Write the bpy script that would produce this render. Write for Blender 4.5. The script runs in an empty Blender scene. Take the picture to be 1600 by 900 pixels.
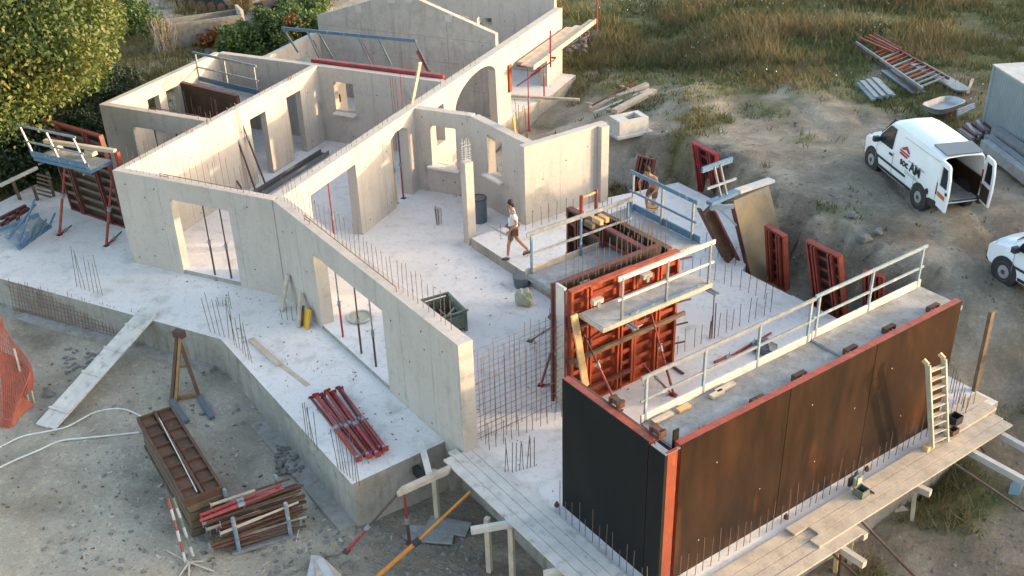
import bpy, bmesh, math, random
import numpy as np
from mathutils import Vector, Matrix, noise
from mathutils.geometry import tessellate_polygon
random.seed(7); rng = np.random.default_rng(7)
S = bpy.context.scene
C = S.collection
R = math.radians
# ------------------------------------------------------------------ camera
FPX, PITCH, ROLL, YAW, HC = 1682.0, 0.51675, -0.0289, math.pi/2-1.1297, 14.0
def cam_rows():
    cp, sp = math.cos(PITCH), math.sin(PITCH)
    f = Vector((0, cp, -sp)); r = Vector((1, 0, 0)); u = Vector((0, sp, cp))
    c, s = math.cos(ROLL), math.sin(ROLL)
    r2 = c*r+s*u; u2 = -s*r+c*u
    rz = Matrix.Rotation(YAW, 3, 'Z')
    return rz@r2, rz@u2, rz@(-f)
CX, CY, CZ = cam_rows()
cam = bpy.data.cameras.new("camera"); camo = bpy.data.objects.new("camera", cam); C.objects.link(camo)
m = Matrix((CX, CY, CZ)).transposed().to_4x4(); m.translation = (0, 0, HC); camo.matrix_world = m
cam.sensor_width = 36; cam.lens = FPX/1600*36; cam.clip_start = .2; cam.clip_end = 3000
S.camera = camo
# ------------------------------------------------------------------ sky, sun, exposure
SUN_AZ, SUN_EL = R(25), R(10.5)          # azimuth counter-clockwise from +X
w = bpy.data.worlds.new("World"); S.world = w; w.use_nodes = True
nt = w.node_tree; sky = nt.nodes.new("ShaderNodeTexSky"); sky.sky_type = 'NISHITA'; sky.sun_disc = False
sky.sun_elevation = SUN_EL; sky.sun_rotation = R(90)-SUN_AZ; sky.air_density = 1.0; sky.dust_density = 2.5; sky.ozone_density = .55
bg = nt.nodes["Background"]; nt.links.new(sky.outputs[0], bg.inputs[0]); bg.inputs[1].default_value = 0.15
sl = bpy.data.lights.new("sun", 'SUN'); sl.energy = 1.15; sl.angle = R(1.2); sl.color = (1, .73, .46)
so = bpy.data.objects.new("sun", sl); C.objects.link(so)
sd = Vector((math.cos(SUN_AZ)*math.cos(SUN_EL), math.sin(SUN_AZ)*math.cos(SUN_EL), math.sin(SUN_EL)))
so.rotation_euler = sd.to_track_quat('Z', 'Y').to_euler(); so.location = sd*60
S.view_settings.view_transform = 'Standard'; S.view_settings.look = 'None'
S.view_settings.exposure = 2.3; S.view_settings.gamma = 1
# ------------------------------------------------------------------ layout helpers
def at(px, py, z=0.0):
    d = CX*((px-800)/FPX)+CY*(-(py-450)/FPX)-CZ
    k = (z-HC)/d.z
    return Vector((d.x*k, d.y*k, z))
PX, PY = -15.96, 19.82
U2 = Vector((math.cos(R(30)), -math.sin(R(30)), 0)); V2 = Vector((.5, math.sqrt(.75), 0))
X, Y, Z = Vector((1, 0, 0)), Vector((0, 1, 0)), Vector((0, 0, 1))
def W(a, b, z=0.0): return Vector((PX, PY, z))+U2*a+V2*b
def wl(p): q = Vector((p.x-PX, p.y-PY, 0)); return q.dot(U2), q.dot(V2)
def V(*a): return Vector(a)
# ------------------------------------------------------------------ materials
M = {}
def mat(name, c1, c2=None, rough=.8, metal=0, scale=3, bump=.15, bscale=None, stretch=(1, 1, 1), c3=None, c3amt=.6, c3scale=8, thr=(.35, .65), spec=.5, streak=0, speck=0):
    m = bpy.data.materials.new(name); m.use_nodes = True; n = m.node_tree; L = n.links
    b = n.nodes["Principled BSDF"]; b.inputs["Roughness"].default_value = rough; b.inputs["Metallic"].default_value = metal; b.inputs["Specular IOR Level"].default_value = spec
    g = n.nodes.new("ShaderNodeNewGeometry"); mp = n.nodes.new("ShaderNodeMapping"); mp.inputs["Scale"].default_value = stretch
    L.new(g.outputs["Position"], mp.inputs[0])
    c2 = c2 or tuple(x*.75 for x in c1)
    nz = n.nodes.new("ShaderNodeTexNoise"); nz.inputs["Scale"].default_value = scale; nz.inputs["Detail"].default_value = 8; nz.inputs["Roughness"].default_value = .65
    L.new(mp.outputs[0], nz.inputs["Vector"])
    rp = n.nodes.new("ShaderNodeValToRGB"); rp.color_ramp.elements[0].position = thr[0]; rp.color_ramp.elements[1].position = thr[1]
    rp.color_ramp.elements[0].color = (*c1, 1); rp.color_ramp.elements[1].color = (*c2, 1)
    L.new(nz.outputs[0], rp.inputs[0]); out = rp.outputs[0]
    if c3:
        n2 = n.nodes.new("ShaderNodeTexNoise"); n2.inputs["Scale"].default_value = c3scale; n2.inputs["Detail"].default_value = 6
        L.new(mp.outputs[0], n2.inputs["Vector"])
        r2 = n.nodes.new("ShaderNodeValToRGB"); r2.color_ramp.elements[0].position = 1-c3amt; r2.color_ramp.elements[1].position = min(1, 1-c3amt+.2)
        r2.color_ramp.elements[0].color = (0, 0, 0, 1); r2.color_ramp.elements[1].color = (1, 1, 1, 1)
        L.new(n2.outputs[0], r2.inputs[0]); mx = n.nodes.new("ShaderNodeMixRGB"); mx.inputs[2].default_value = (*c3, 1)
        L.new(r2.outputs[0], mx.inputs[0]); L.new(out, mx.inputs[1]); out = mx.outputs[0]
    def over(fac_src, lo, hi, col, amt):
        nonlocal out
        r3 = n.nodes.new("ShaderNodeValToRGB"); r3.color_ramp.elements[0].position = lo; r3.color_ramp.elements[1].position = hi
        r3.color_ramp.elements[0].color = (0, 0, 0, 1); r3.color_ramp.elements[1].color = (amt, amt, amt, 1); L.new(fac_src, r3.inputs[0])
        m3 = n.nodes.new("ShaderNodeMixRGB"); m3.blend_type = 'MULTIPLY'; m3.inputs[2].default_value = (*col, 1); L.new(r3.outputs[0], m3.inputs[0]); L.new(out, m3.inputs[1]); out = m3.outputs[0]
    def nz2(vec, sc, det=6, dist=0):
        q = n.nodes.new("ShaderNodeTexNoise"); q.inputs["Scale"].default_value = sc; q.inputs["Detail"].default_value = det; q.inputs["Distortion"].default_value = dist; L.new(vec, q.inputs["Vector"]); return q.outputs[0]
    if streak:
        m4 = n.nodes.new("ShaderNodeMapping"); m4.inputs["Scale"].default_value = (1, 1, .10); L.new(g.outputs["Position"], m4.inputs[0])
        over(nz2(m4.outputs[0], 5.5, 5, .3), .52, .72, (.72, .68, .62), streak); over(nz2(g.outputs["Position"], 2.1, 9, 1.2), .5, .75, (.8, .77, .72), streak)
    if speck:
        over(nz2(g.outputs["Position"], 38, 2), .62, .70, (.55, .52, .48), speck); over(nz2(g.outputs["Position"], 4.5, 10, 2.0), .55, .66, (.78, .74, .69), speck)
    L.new(out, b.inputs["Base Color"])
    if bump:
        nb = n.nodes.new("ShaderNodeTexNoise"); nb.inputs["Scale"].default_value = bscale or scale*6; nb.inputs["Detail"].default_value = 5
        L.new(mp.outputs[0], nb.inputs["Vector"])
        bp = n.nodes.new("ShaderNodeBump"); bp.inputs["Strength"].default_value = bump; bp.inputs["Distance"].default_value = .03
        L.new(nb.outputs[0], bp.inputs["Height"]); L.new(bp.outputs[0], b.inputs["Normal"])
    M[name] = m; return m
mat('concrete', (.49, .435, .385), (.41, .368, .325), .9, streak=.28, speck=.4, scale=.9, bump=.12, bscale=14, c3=(.29, .275, .25), c3amt=.40, c3scale=2.6, stretch=(1, 1, .4), thr=(.3, .7))
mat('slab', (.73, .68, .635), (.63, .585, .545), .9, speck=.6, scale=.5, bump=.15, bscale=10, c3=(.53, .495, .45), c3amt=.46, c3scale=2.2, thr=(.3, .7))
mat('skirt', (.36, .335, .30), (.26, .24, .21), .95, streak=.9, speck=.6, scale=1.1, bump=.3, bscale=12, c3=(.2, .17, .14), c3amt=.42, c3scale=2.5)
mat('blockwork', (.43, .40, .365), (.36, .335, .305), .95, streak=.6, speck=.4, scale=2, bump=.3)
mat('red_steel', (.34, .058, .028), (.22, .042, .024), .55, streak=.7, speck=.6, scale=4, bump=.15, c3=(.22, .13, .09), c3amt=.42, c3scale=9)
mat('orange_steel', (.40, .072, .024), (.27, .05, .02), .5, streak=.8, speck=.6, scale=3, bump=.1, c3=(.3, .17, .1), c3amt=.38, c3scale=7)
mat('dark_red', (.16, .035, .025), (.09, .025, .02), .6, scale=5, bump=.2, c3=(.1, .07, .05), c3amt=.45, c3scale=8)
mat('prop_red', (.38, .04, .042), (.17, .025, .025), .55, scale=6, bump=.1, c3=(.24, .17, .15), c3amt=.42, c3scale=12)
mat('prop_dark', (.07, .05, .045), (.10, .04, .03), .6, scale=7, bump=.1)
mat('film_brown', (.044, .020, .009), (.014, .009, .006), .42, spec=.2, streak=.75, speck=.5, scale=1.3, bump=.05, bscale=5, stretch=(1, 1, .28), c3=(.115, .044, .012), c3amt=.40, c3scale=1.6, thr=(.32, .68))
mat('film_black', (.007, .008, .008), (.012, .012, .011), .6, spec=.2, scale=2, bump=.04, bscale=4, stretch=(1, 1, .3))
mat('film_old', (.36, .24, .12), (.22, .17, .11), .5, scale=2, bump=.05, c3=(.30, .28, .24), c3amt=.5, c3scale=1.5)
mat('film_dark', (.05, .034, .026), (.03, .022, .018), .5, scale=2, bump=.1)  # dark brown facing film, a colour of its own
mat('ply_grey', (.34, .33, .31), (.24, .235, .225), .85, speck=.8, streak=.6, scale=1.6, bump=.15, c3=(.42, .40, .37), c3amt=.45, c3scale=2.3)
mat('timber', (.55, .45, .345), (.38, .315, .245), .85, speck=.5, scale=2.5, bump=.2, bscale=20, c3=(.38, .32, .26), c3amt=.42, c3scale=6)
mat('timber_grey', (.60, .55, .49), (.45, .42, .38), .9, scale=2.5, bump=.2, bscale=20, c3=(.30, .27, .235), c3amt=.43, c3scale=5)
mat('timber_new', (.68, .44, .20), (.52, .32, .15), .75, scale=3, bump=.1, c3=(.35, .23, .13), c3amt=.36, c3scale=5)
mat('timber_dark', (.17, .115, .07), (.09, .065, .045), .9, scale=4, bump=.2)
mat('timber_rust', (.12, .058, .03), (.07, .038, .023), .8, scale=3, bump=.2, c3=(.22, .13, .06), c3amt=.38, c3scale=4)
mat('debris', (.34, .29, .22), (.18, .15, .12), .95, scale=9, bump=0)
mat('galv', (.27, .28, .29), (.19, .205, .22), .5, .3, scale=5, bump=.1, c3=(.42, .40, .37), c3amt=.42, c3scale=9)
mat('blue_steel', (.055, .135, .235), (.10, .165, .23), .5, scale=5, bump=.1, c3=(.45, .45, .44), c3amt=.40, c3scale=8)
mat('blue_grey', (.15, .22, .28), (.24, .27, .29), .6, scale=4, bump=.1, c3=(.5, .48, .45), c3amt=.42, c3scale=8)
mat('rust_bar', (.16, .09, .06), (.10, .07, .055), .8, scale=8, bump=0)
mat('rust_bar2', (.24, .12, .08), (.16, .09, .06), .8, scale=8, bump=0)
mat('white_paint', (.78, .80, .80), (.70, .73, .74), .28, scale=2, bump=0)
mat('black_plastic', (.03, .03, .032), (.02, .02, .022), .55, scale=3, bump=0)
mat('tyre', (.03, .03, .03), (.05, .048, .045), .9, scale=6, bump=.2)
mat('rim', (.42, .43, .44), (.3, .3, .31), .45, .4, scale=4, bump=0)
mat('glass', (.02, .025, .03), (.015, .02, .025), .08, scale=2, bump=0)
mat('grey_panel', (.11, .13, .15), (.09, .11, .13), .35, scale=2, bump=0)
mat('logo_black', (.02, .02, .02), None, .5, bump=0)
mat('logo_red', (.5, .03, .04), None, .5, bump=0)
mat('logo_grey', (.35, .38, .40), None, .5, bump=0)
mat('tail_red', (.2, .015, .03), None, .25, bump=0)
mat('plate_orange', (.55, .16, .03), None, .4, bump=0)
mat('skin', (.42, .20, .12), (.36, .17, .10), .6, scale=6, bump=0)
mat('cloth_white', (.75, .74, .72), (.62, .61, .6), .9, scale=8, bump=.2)
mat('cloth_khaki', (.22, .16, .11), (.16, .12, .085), .9, scale=9, bump=.2)
mat('cloth_red', (.35, .05, .03), (.24, .04, .03), .9, scale=9, bump=.2)
mat('hair', (.02, .014, .01), None, .7, bump=0)
mat('leather', (.16, .07, .03), (.1, .05, .03), .7, scale=9, bump=.2)
mat('helmet_teal', (.05, .35, .28), None, .35, bump=0)
mat('prop_orange', (.58, .22, .025), (.48, .17, .02), .5, scale=6, bump=.1)
mat('yellow', (.75, .42, .04), (.6, .33, .04), .55, scale=6, bump=.1)
mat('olive_steel', (.10, .13, .10), (.16, .18, .14), .6, scale=6, bump=.2, c3=(.3, .3, .26), c3amt=.38)
mat('stone', (.22, .205, .18), (.13, .12, .105), .95, scale=5, bump=.3)
mat('hose', (.62, .62, .58), (.5, .5, .47), .6, scale=4, bump=0)
mat('rust_red', (.24, .05, .022), (.17, .04, .02), .5, scale=3, bump=.1, c3=(.30, .12, .05), c3amt=.4, c3scale=5)
mat('rusty_yellow', (.30, .17, .05), (.18, .10, .04), .7, scale=5, bump=.1)
mat('net', (.42, .11, .06), (.34, .09, .05), .7, scale=6, bump=0)
mat('white_dirty', (.50, .485, .45), (.38, .37, .35), .8, scale=4, bump=.1)
mat('container', (.24, .28, .295), (.19, .235, .25), .5, .1, scale=1.5, bump=.05)
mat('canister', (.25, .38, .46), (.2, .3, .38), .4, scale=4, bump=0)
mat('bark', (.20, .11, .065), (.12, .075, .05), .95, scale=6, bump=.5)
mat('alu', (.62, .60, .50), (.5, .48, .4), .5, .2, scale=6, bump=.05)
mat('sack', (.42, .42, .30), (.34, .34, .25), .95, scale=6, bump=.5)
mat('joint', (.26, .245, .22), (.34, .32, .29), .95, scale=3, bump=0, thr=(.45, .55))
mat('hole', (.05, .045, .04), None, .95, bump=0)  # near-black tone for the shade inside the tie holes
def leafmat(name, cols, rough=.6, trans=.25):
    m = bpy.data.materials.new(name); m.use_nodes = True; n = m.node_tree; L = n.links; b = n.nodes["Principled BSDF"]
    g = n.nodes.new("ShaderNodeNewGeometry"); rp = n.nodes.new("ShaderNodeValToRGB"); e = rp.color_ramp.elements
    nz = n.nodes.new("ShaderNodeTexNoise"); nz.inputs["Scale"].default_value = .55; nz.inputs["Detail"].default_value = 3
    L.new(g.outputs["Position"], nz.inputs["Vector"])
    ma = n.nodes.new("ShaderNodeMath"); ma.operation = 'MULTIPLY_ADD'; ma.inputs[1].default_value = .55; L.new(g.outputs["Random Per Island"], ma.inputs[0])
    mb = n.nodes.new("ShaderNodeMath"); mb.operation = 'MULTIPLY_ADD'; mb.inputs[1].default_value = 1.6; mb.inputs[2].default_value = -.55
    L.new(nz.outputs[0], mb.inputs[0]); L.new(mb.outputs[0], ma.inputs[2])
    e[0].color = (*cols[0], 1); e[1].color = (*cols[-1], 1); e[0].position = .1; e[1].position = .95
    for i, c in enumerate(cols[1:-1]): q = e.new(.1+.85*(i+1)/(len(cols)-1)); q.color = (*c, 1)
    L.new(ma.outputs[0], rp.inputs[0]); L.new(rp.outputs[0], b.inputs["Base Color"]); b.inputs["Roughness"].default_value = rough
    if trans:
        t = n.nodes.new("ShaderNodeBsdfTranslucent"); L.new(rp.outputs[0], t.inputs[0]); mx = n.nodes.new("ShaderNodeMixShader"); mx.inputs[0].default_value = trans
        L.new(b.outputs[0], mx.inputs[1]); L.new(t.outputs[0], mx.inputs[2]); L.new(mx.outputs[0], n.nodes["Material Output"].inputs[0])
    M[name] = m
leafmat('leaf_lime', [(.035, .062, .016), (.07, .11, .026), (.13, .16, .035), (.20, .17, .04)])
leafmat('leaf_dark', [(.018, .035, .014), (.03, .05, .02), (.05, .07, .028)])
leafmat('leaf_bush', [(.04, .08, .02), (.08, .13, .03), (.15, .19, .05)])
leafmat('leaf_orange', [(.22, .07, .02), (.35, .13, .03), (.2, .15, .04)])
leafmat('grass_green', [(.05, .065, .02), (.09, .10, .028), (.15, .14, .045)])
leafmat('grass_dry', [(.12, .09, .04), (.19, .14, .06), (.26, .20, .09)])
leafmat('flower', [(.7, .7, .66), (.6, .6, .56)], trans=0)
# ------------------------------------------------------------------ mesh builder
class MB:
    def __init__(s): s.v = []; s.f = []; s.sm = False
    def add(s, vs, fs):
        o = len(s.v); s.v += [tuple(x) for x in vs]; s.f += [tuple(i+o for i in f) for f in fs]; return s
    def hexa(s, c8): return s.add(c8, [(0, 3, 2, 1), (4, 5, 6, 7), (0, 1, 5, 4), (1, 2, 6, 5), (2, 3, 7, 6), (3, 0, 4, 7)])
    def obox(s, o, u, v, n, lu, lv, ln):      # box from corner o along three directions
        o = Vector(o); a, b, c = u*lu, v*lv, n*ln
        return s.hexa([o, o+a, o+a+b, o+b, o+c, o+a+c, o+a+b+c, o+b+c])
    def cbox(s, c, u, v, n, lu, lv, ln): return s.obox(Vector(c)-u*lu/2-v*lv/2-n*ln/2, u, v, n, lu, lv, ln)
    def beam(s, p, q, w, h, up=Z):
        p, q = Vector(p), Vector(q); d = (q-p); L = d.length; d = d/L
        if abs(d.dot(up)) > .98: up = X
        sd_ = d.cross(up).normalized(); u_ = sd_.cross(d).normalized()
        return s.obox(p-sd_*w/2-u_*h/2, d, sd_, u_, L, w, h)
    def tube(s, p, q, r, n=8, r2=None, cap=True):
        p, q = Vector(p), Vector(q); d = (q-p).normalized(); up = Z if abs(d.z) < .95 else X
        a = d.cross(up).normalized(); b = d.cross(a); r2 = r if r2 is None else r2; o = len(s.v)
        for c, rr in ((p, r), (q, r2)):
            for i in range(n):
                t = 2*math.pi*i/n; s.v.append(tuple(c+a*rr*math.cos(t)+b*rr*math.sin(t)))
        for i in range(n): j = (i+1) % n; s.f.append((o+i, o+n+i, o+n+j, o+j))
        if cap: s.f.append(tuple(o+i for i in range(n))); s.f.append(tuple(o+n+n-1-i for i in range(n)))
        return s
    def path(s, pts, r, n=6):
        pts = [Vector(p) for p in pts]
        o = len(s.v)
        for k, p in enumerate(pts):
            d = (pts[min(k+1, len(pts)-1)]-pts[max(k-1, 0)]).normalized(); up = Z if abs(d.z) < .95 else X
            a = d.cross(up).normalized(); b = d.cross(a)
            for i in range(n): t = 2*math.pi*i/n; s.v.append(tuple(p+a*r*math.cos(t)+b*r*math.sin(t)))
        for k in range(len(pts)-1):
            for i in range(n): j = (i+1) % n; s.f.append((o+k*n+i, o+k*n+n+i, o+k*n+n+j, o+k*n+j))
        return s
    def ring(s, c, ax, R_, r, n=12, k=5):     # torus
        a = ax.cross(Z if abs(ax.z) < .9 else X).normalized(); b = ax.cross(a)
        s.path([Vector(c)+a*R_*math.cos(2*math.pi*i/n)+b*R_*math.sin(2*math.pi*i/n) for i in range(n+1)], r, k); return s
    def prism(s, loops, tf, tn):              # loops: first outline, then holes, each a list of (s,z); tf maps (s,z)->point ; tn = thickness vector
        pts = [Vector((p[0], p[1], 0)) for l in loops for p in l]
        tris = tessellate_polygon([[Vector((p[0], p[1], 0)) for p in l] for l in loops])
        o = len(s.v); N = len(pts); P3 = [tf(p.x, p.y) for p in pts]
        s.v += [tuple(p) for p in P3]+[tuple(p+tn) for p in P3]
        for t in tris: s.f.append(tuple(o+i for i in t)); s.f.append(tuple(o+N+i for i in reversed(t)))
        k = 0
        for l in loops:
            n = len(l)
            for i in range(n): j = (i+1) % n; s.f.append((o+k+i, o+k+j, o+N+k+j, o+N+k+i))
            k += n
        return s
    def mesh(s, name, mt):
        me = bpy.data.meshes.new(name); me.from_pydata(s.v, [], s.f); me.update()
        bm = bmesh.new(); bm.from_mesh(me); bmesh.ops.recalc_face_normals(bm, faces=bm.faces); bm.to_mesh(me); bm.free()
        if s.sm: me.shade_smooth()
        me.materials.append(M[mt] if isinstance(mt, str) else mt); return me
    def comps(s):
        par = list(range(len(s.v)))
        def fd(i):
            while par[i] != i: par[i] = par[par[i]]; i = par[i]
            return i
        for f in s.f:
            for j in f[1:]: par[fd(j)] = fd(f[0])
        out = {}
        for f in s.f: out.setdefault(fd(f[0]), []).append(f)
        res = []
        for fs in out.values():
            ids = sorted({i for f in fs for i in f}); mp = {i: k for k, i in enumerate(ids)}; q = MB(); q.v = [s.v[i] for i in ids]; q.f = [tuple(mp[i] for i in f) for f in fs]; q.sm = s.sm; res.append(q)
        return res
    def build(s, name, mt, parent=None, **k):
        if parent is not None and name in ('jaw', 'end_plate', 'crossbar', 'flange', 'foot'):
            for q in s.comps(): o = link(name, q.mesh(name, mt), parent, **k)
            return o
        return link(name, s.mesh(name, mt), parent, **k)
def link(name, me, parent=None, bevel=0, **k):
    o = bpy.data.objects.new(name, me); C.objects.link(o)
    if parent is not None:
        o.parent = parent; o.matrix_parent_inverse = Matrix.Translation(-world_loc(parent))
    if bevel:
        b = o.modifiers.new("edge", 'BEVEL'); b.width = bevel; b.segments = 2; b.limit_method = 'ANGLE'
    for a, v in k.items(): o[a] = v
    return o
def world_loc(o):
    v = Vector((0, 0, 0))
    if o.type == 'EMPTY': v = o.location.copy()
    return v
def thing(name, label, cat, loc=(0, 0, 0), group=None):
    o = bpy.data.objects.new(name, None); C.objects.link(o); o.location = Vector(loc); o.empty_display_size = .2
    o['label'] = label; o['category'] = cat
    if group: o['group'] = group
    return o
def solo(mb, name, mt, label, cat, group=None, **k):
    o = mb.build(name, mt, **k); o['label'] = label; o['category'] = cat
    if group: o['group'] = group
    return o
def struct(mb, name, mt): return mb.build(name, mt, kind='structure')
def jit(s): return random.uniform(-s, s)
# ------------------------------------------------------------------ terrain
TCP = [  # (px,py,z) ground heights where the photograph shows the ground
 (60,560,-1.15),(200,700,-1.2),(100,850,-1.25),(300,560,-1.1),(420,700,-1.25),(450,860,-1.3),(560,850,-1.3),(620,880,-1.4),(-80,700,-1.2),(-100,900,-1.2),(300,1000,-1.3),
 (130,500,-1.05),(20,470,-1.0),(-60,430,-.9),(700,850,-1.45),(800,880,-1.55),(800,1000,-1.6),(1000,1050,-1.7),(1200,980,-1.7),
 (40,330,-.45),(-60,330,-.4),(100,250,-.1),(0,200,0),(150,160,0),(-100,150,.1),(200,60,.2),(350,100,.2),(430,60,.1),(330,20,.3),(0,0,.4),(600,-40,.3),(900,-30,.7),
 (850,205,-.75),(830,235,-.7),(880,160,-.5),(900,90,0),(890,200,-.2),(960,180,.5),(960,130,.4),(1000,200,.8),(930,45,.5),
 (1100,150,1.1),(1100,200,1.2),(1250,300,1.5),(1200,250,1.5),(1360,260,1.6),(1450,330,1.6),(1500,120,1.6),(1600,20,1.7),(1200,40,1.2),(1400,20,1.6),(1300,150,1.5),
 (1580,330,1.5),(1450,390,1.45),(1500,440,1.2),(1600,450,1.2),(1560,520,.6),(1640,600,.1),(1580,640,-.5),(1600,740,-.9),(1530,800,-1.2),(1450,850,-1.4),(1350,880,-1.6),(1600,880,-1.3),(1700,800,-1.0),(1400,760,-1.5),(1560,600,-.35)]
cpw = np.array([list(at(*c)) for c in TCP])
def sst(x): x = np.clip(x, 0, 1); return x*x*(3-2*x)
def vnoise(x, y, s, seed=0):
    r = np.random.default_rng(seed).random((64, 64)); x = x/s; y = y/s
    xi = np.floor(x).astype(int); yi = np.floor(y).astype(int); fx = sst(x-xi); fy = sst(y-yi)
    g = lambda a, b: r[a % 64, b % 64]
    return (g(xi, yi)*(1-fx)+g(xi+1, yi)*fx)*(1-fy)+(g(xi, yi+1)*(1-fx)+g(xi+1, yi+1)*fx)*fy
def height(x, y):
    x = np.asarray(x, float); y = np.asarray(y, float); sh = x.shape; xf, yf = x.ravel(), y.ravel(); num = 0; den = 0
    for c in cpw:
        wgt = 1/((xf-c[0])**2+(yf-c[1])**2+.3)**1.7; num = num+wgt*c[2]; den = den+wgt
    h = num/den
    dx, dy = xf-PX, yf-PY; a = dx*U2.x+dy*U2.y; b = dx*V2.x+dy*V2.y
    pit = sst((b-4)/2)*sst((12.2+.3*np.sin(a*1.3)+(vnoise(xf, yf, .6, 5)-.5)*.8+(vnoise(xf, yf, .25, 6)-.5)*.3+np.clip((5.5-a)*.6, 0, 1.4)-b)/.6)*sst((a+2.5)/2)*sst((12.0-a)/2.5)
    h = h*(1-pit)+(-.45)*pit
    inside = ((a > .8) & (a < 13.6) & (b > -1.6) & (b < 9.7)) | ((xf > -21) & (xf < -15.6) & (yf > 18) & (yf < 38.5)) | ((xf > -25) & (xf < -20) & (yf > 24) & (yf < 29)) | ((xf > -26) & (xf < -16) & (yf > 18.2) & (yf < 21))
    h = np.where(inside, np.minimum(h, -.8), h)
    h = h+(vnoise(xf, yf, 2.3, 1)-.5)*.16+(vnoise(xf, yf, .7, 2)-.5)*.07+(vnoise(xf, yf, .3, 3)-.5)*.03
    rut = lambda x0, y0, ang, w_: np.exp(-((((xf-x0)*np.sin(ang)-(yf-y0)*np.cos(ang))+.25*np.sin(((xf-x0)*np.cos(ang)+(yf-y0)*np.sin(ang))*.35))/w_)**2)
    h = h-.07*(rut(-4.5, 33, 2.1, .16)+rut(-3.1, 33.6, 2.1, .16)+rut(-1.0, 27, 1.9, .15)+rut(.5, 27.5, 1.9, .15))*(yf > 24)*(xf > -14)-.05*(rut(-18, 13, .15, .14)+rut(-18, 11.6, .15, .14))*(yf < 16.5)
    h = h+(np.abs(vnoise(xf, yf, .45, 8)-.5)-.25)*.07
    return h.reshape(sh)
GB = [(60,300,6,.8),(0,120,10,1),(150,150,5,.9),(120,230,4,.7),(230,90,3,.5),(430,60,4,.8),(340,70,3,.4),
 (900,10,6,.9),(1000,40,7,.9),(1100,60,7,1),(1200,30,9,1),(1300,60,7,1),(1350,30,8,.9),(1150,110,4,.9),(1050,120,4,.7),(1000,90,4,.7),(940,110,2.5,.5),(860,215,2.2,.8),(900,190,1.6,.5),
 (1100,190,1.6,.7),(1200,180,2,.6),(1300,150,3,.7),(1400,160,3,.9),(1450,90,5,1),(1550,40,8,.9),(1260,100,4,1),(1500,200,2.5,.7),(1060,215,1.2,.6),(960,240,1,.6),
 (1300,240,2,.45),(1380,290,1,.35),(1510,340,1.1,.6),(1330,360,1,.6),(1290,350,.5,.7),(1480,780,1.6,.85),(1560,720,1.3,.45),(1370,880,.8,.6),(1500,840,1.2,.6),(1450,560,1.0,.35),(1580,560,1,.4),(1200,290,1.5,.3),(1530,250,2,.5),(700,-60,10,.8),(1600,130,4,.8)]
gb = [(at(p, q, 1 if p > 850 and q < 500 else 0 if q < 500 else -1.3), r, d) for p, q, r, d in GB]
def grassd(x, y):
    g = np.zeros_like(x)
    for c, r, d in gb: g = np.maximum(g, d*np.exp(-(((x-c.x)**2+(y-c.y)**2)/r**2)**1.3))
    far = sst((y-38)/10)*.5*(x > -16)+sst((y-34)/8)*.5*(x <= -24)
    g = np.maximum(g, far)
    n = vnoise(x, y, 1.6, 11)*.5+vnoise(x, y, .55, 12)*.35+vnoise(x, y, .22, 13)*.15
    return np.clip((g*1.2-n)*2.4, 0, 1)
def axis(lo, hi, st, far):
    a = list(np.arange(lo, hi, st)); s = st; x = hi
    while x < far: a.append(x); s *= 1.35; x += s
    s = st; x = lo; b = []
    while x > -far: s *= 1.35; x -= s; b.append(x)
    return np.array(b[::-1]+a)
gx, gy = axis(-40, 8, .16, 700), axis(7, 58, .16, 700)
GX, GY = np.meshgrid(gx, gy); GH = height(GX, GY); nx, ny = len(gx), len(gy)
me = bpy.data.meshes.new("ground")
vv = np.stack([GX, GY, GH], -1).reshape(-1, 3); i = np.arange(nx*ny).reshape(ny, nx)
q = np.stack([i[:-1, :-1], i[:-1, 1:], i[1:, 1:], i[1:, :-1]], -1).reshape(-1, 4)
me.vertices.add(len(vv)); me.vertices.foreach_set("co", vv.ravel()); me.loops.add(q.size); me.loops.foreach_set("vertex_index", q.ravel().astype(np.int32))
me.polygons.add(len(q)); me.polygons.foreach_set("loop_start", np.arange(0, q.size, 4, dtype=np.int32)); me.update(); me.validate(); me.shade_smooth()
at_ = me.attributes.new("grass", 'FLOAT', 'POINT'); at_.data.foreach_set("value", grassd(GX, GY).ravel().astype(np.float32))
# pale building-site dust in front of the house, browner earth towards the meadow
br = sst((GX+13)/6)*.75+.25*sst((GY-34)/5)
at2 = me.attributes.new("brown", 'FLOAT', 'POINT'); at2.data.foreach_set("value", np.clip(br, 0, 1).ravel().astype(np.float32))
gm = bpy.data.materials.new("ground"); gm.use_nodes = True; n = gm.node_tree; L = n.links; b = n.nodes["Principled BSDF"]; b.inputs["Roughness"].default_value = .97
geo = n.nodes.new("ShaderNodeNewGeometry")
def NZ(sc, det=8, rough=.6):
    k = n.nodes.new("ShaderNodeTexNoise"); k.inputs["Scale"].default_value = sc; k.inputs["Detail"].default_value = det; k.inputs["Roughness"].default_value = rough
    L.new(geo.outputs["Position"], k.inputs["Vector"]); return k.outputs[0]
def RP(src, stops):
    r = n.nodes.new("ShaderNodeValToRGB"); e = r.color_ramp.elements
    e[0].position, e[0].color = stops[0][0], (*stops[0][1], 1); e[1].position, e[1].color = stops[-1][0], (*stops[-1][1], 1)
    for p, c in stops[1:-1]: k = e.new(p); k.color = (*c, 1)
    L.new(src, r.inputs[0]); return r.outputs[0]
def MX(f, a, c, t='MIX'):
    k = n.nodes.new("ShaderNodeMixRGB"); k.blend_type = t
    for i_, s_ in ((0, f), (1, a), (2, c)):
        if isinstance(s_, (int, float)): k.inputs[i_].default_value = s_
        elif isinstance(s_, tuple): k.inputs[i_].default_value = (*s_, 1)
        else: L.new(s_, k.inputs[i_])
    return k.outputs[0]
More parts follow.
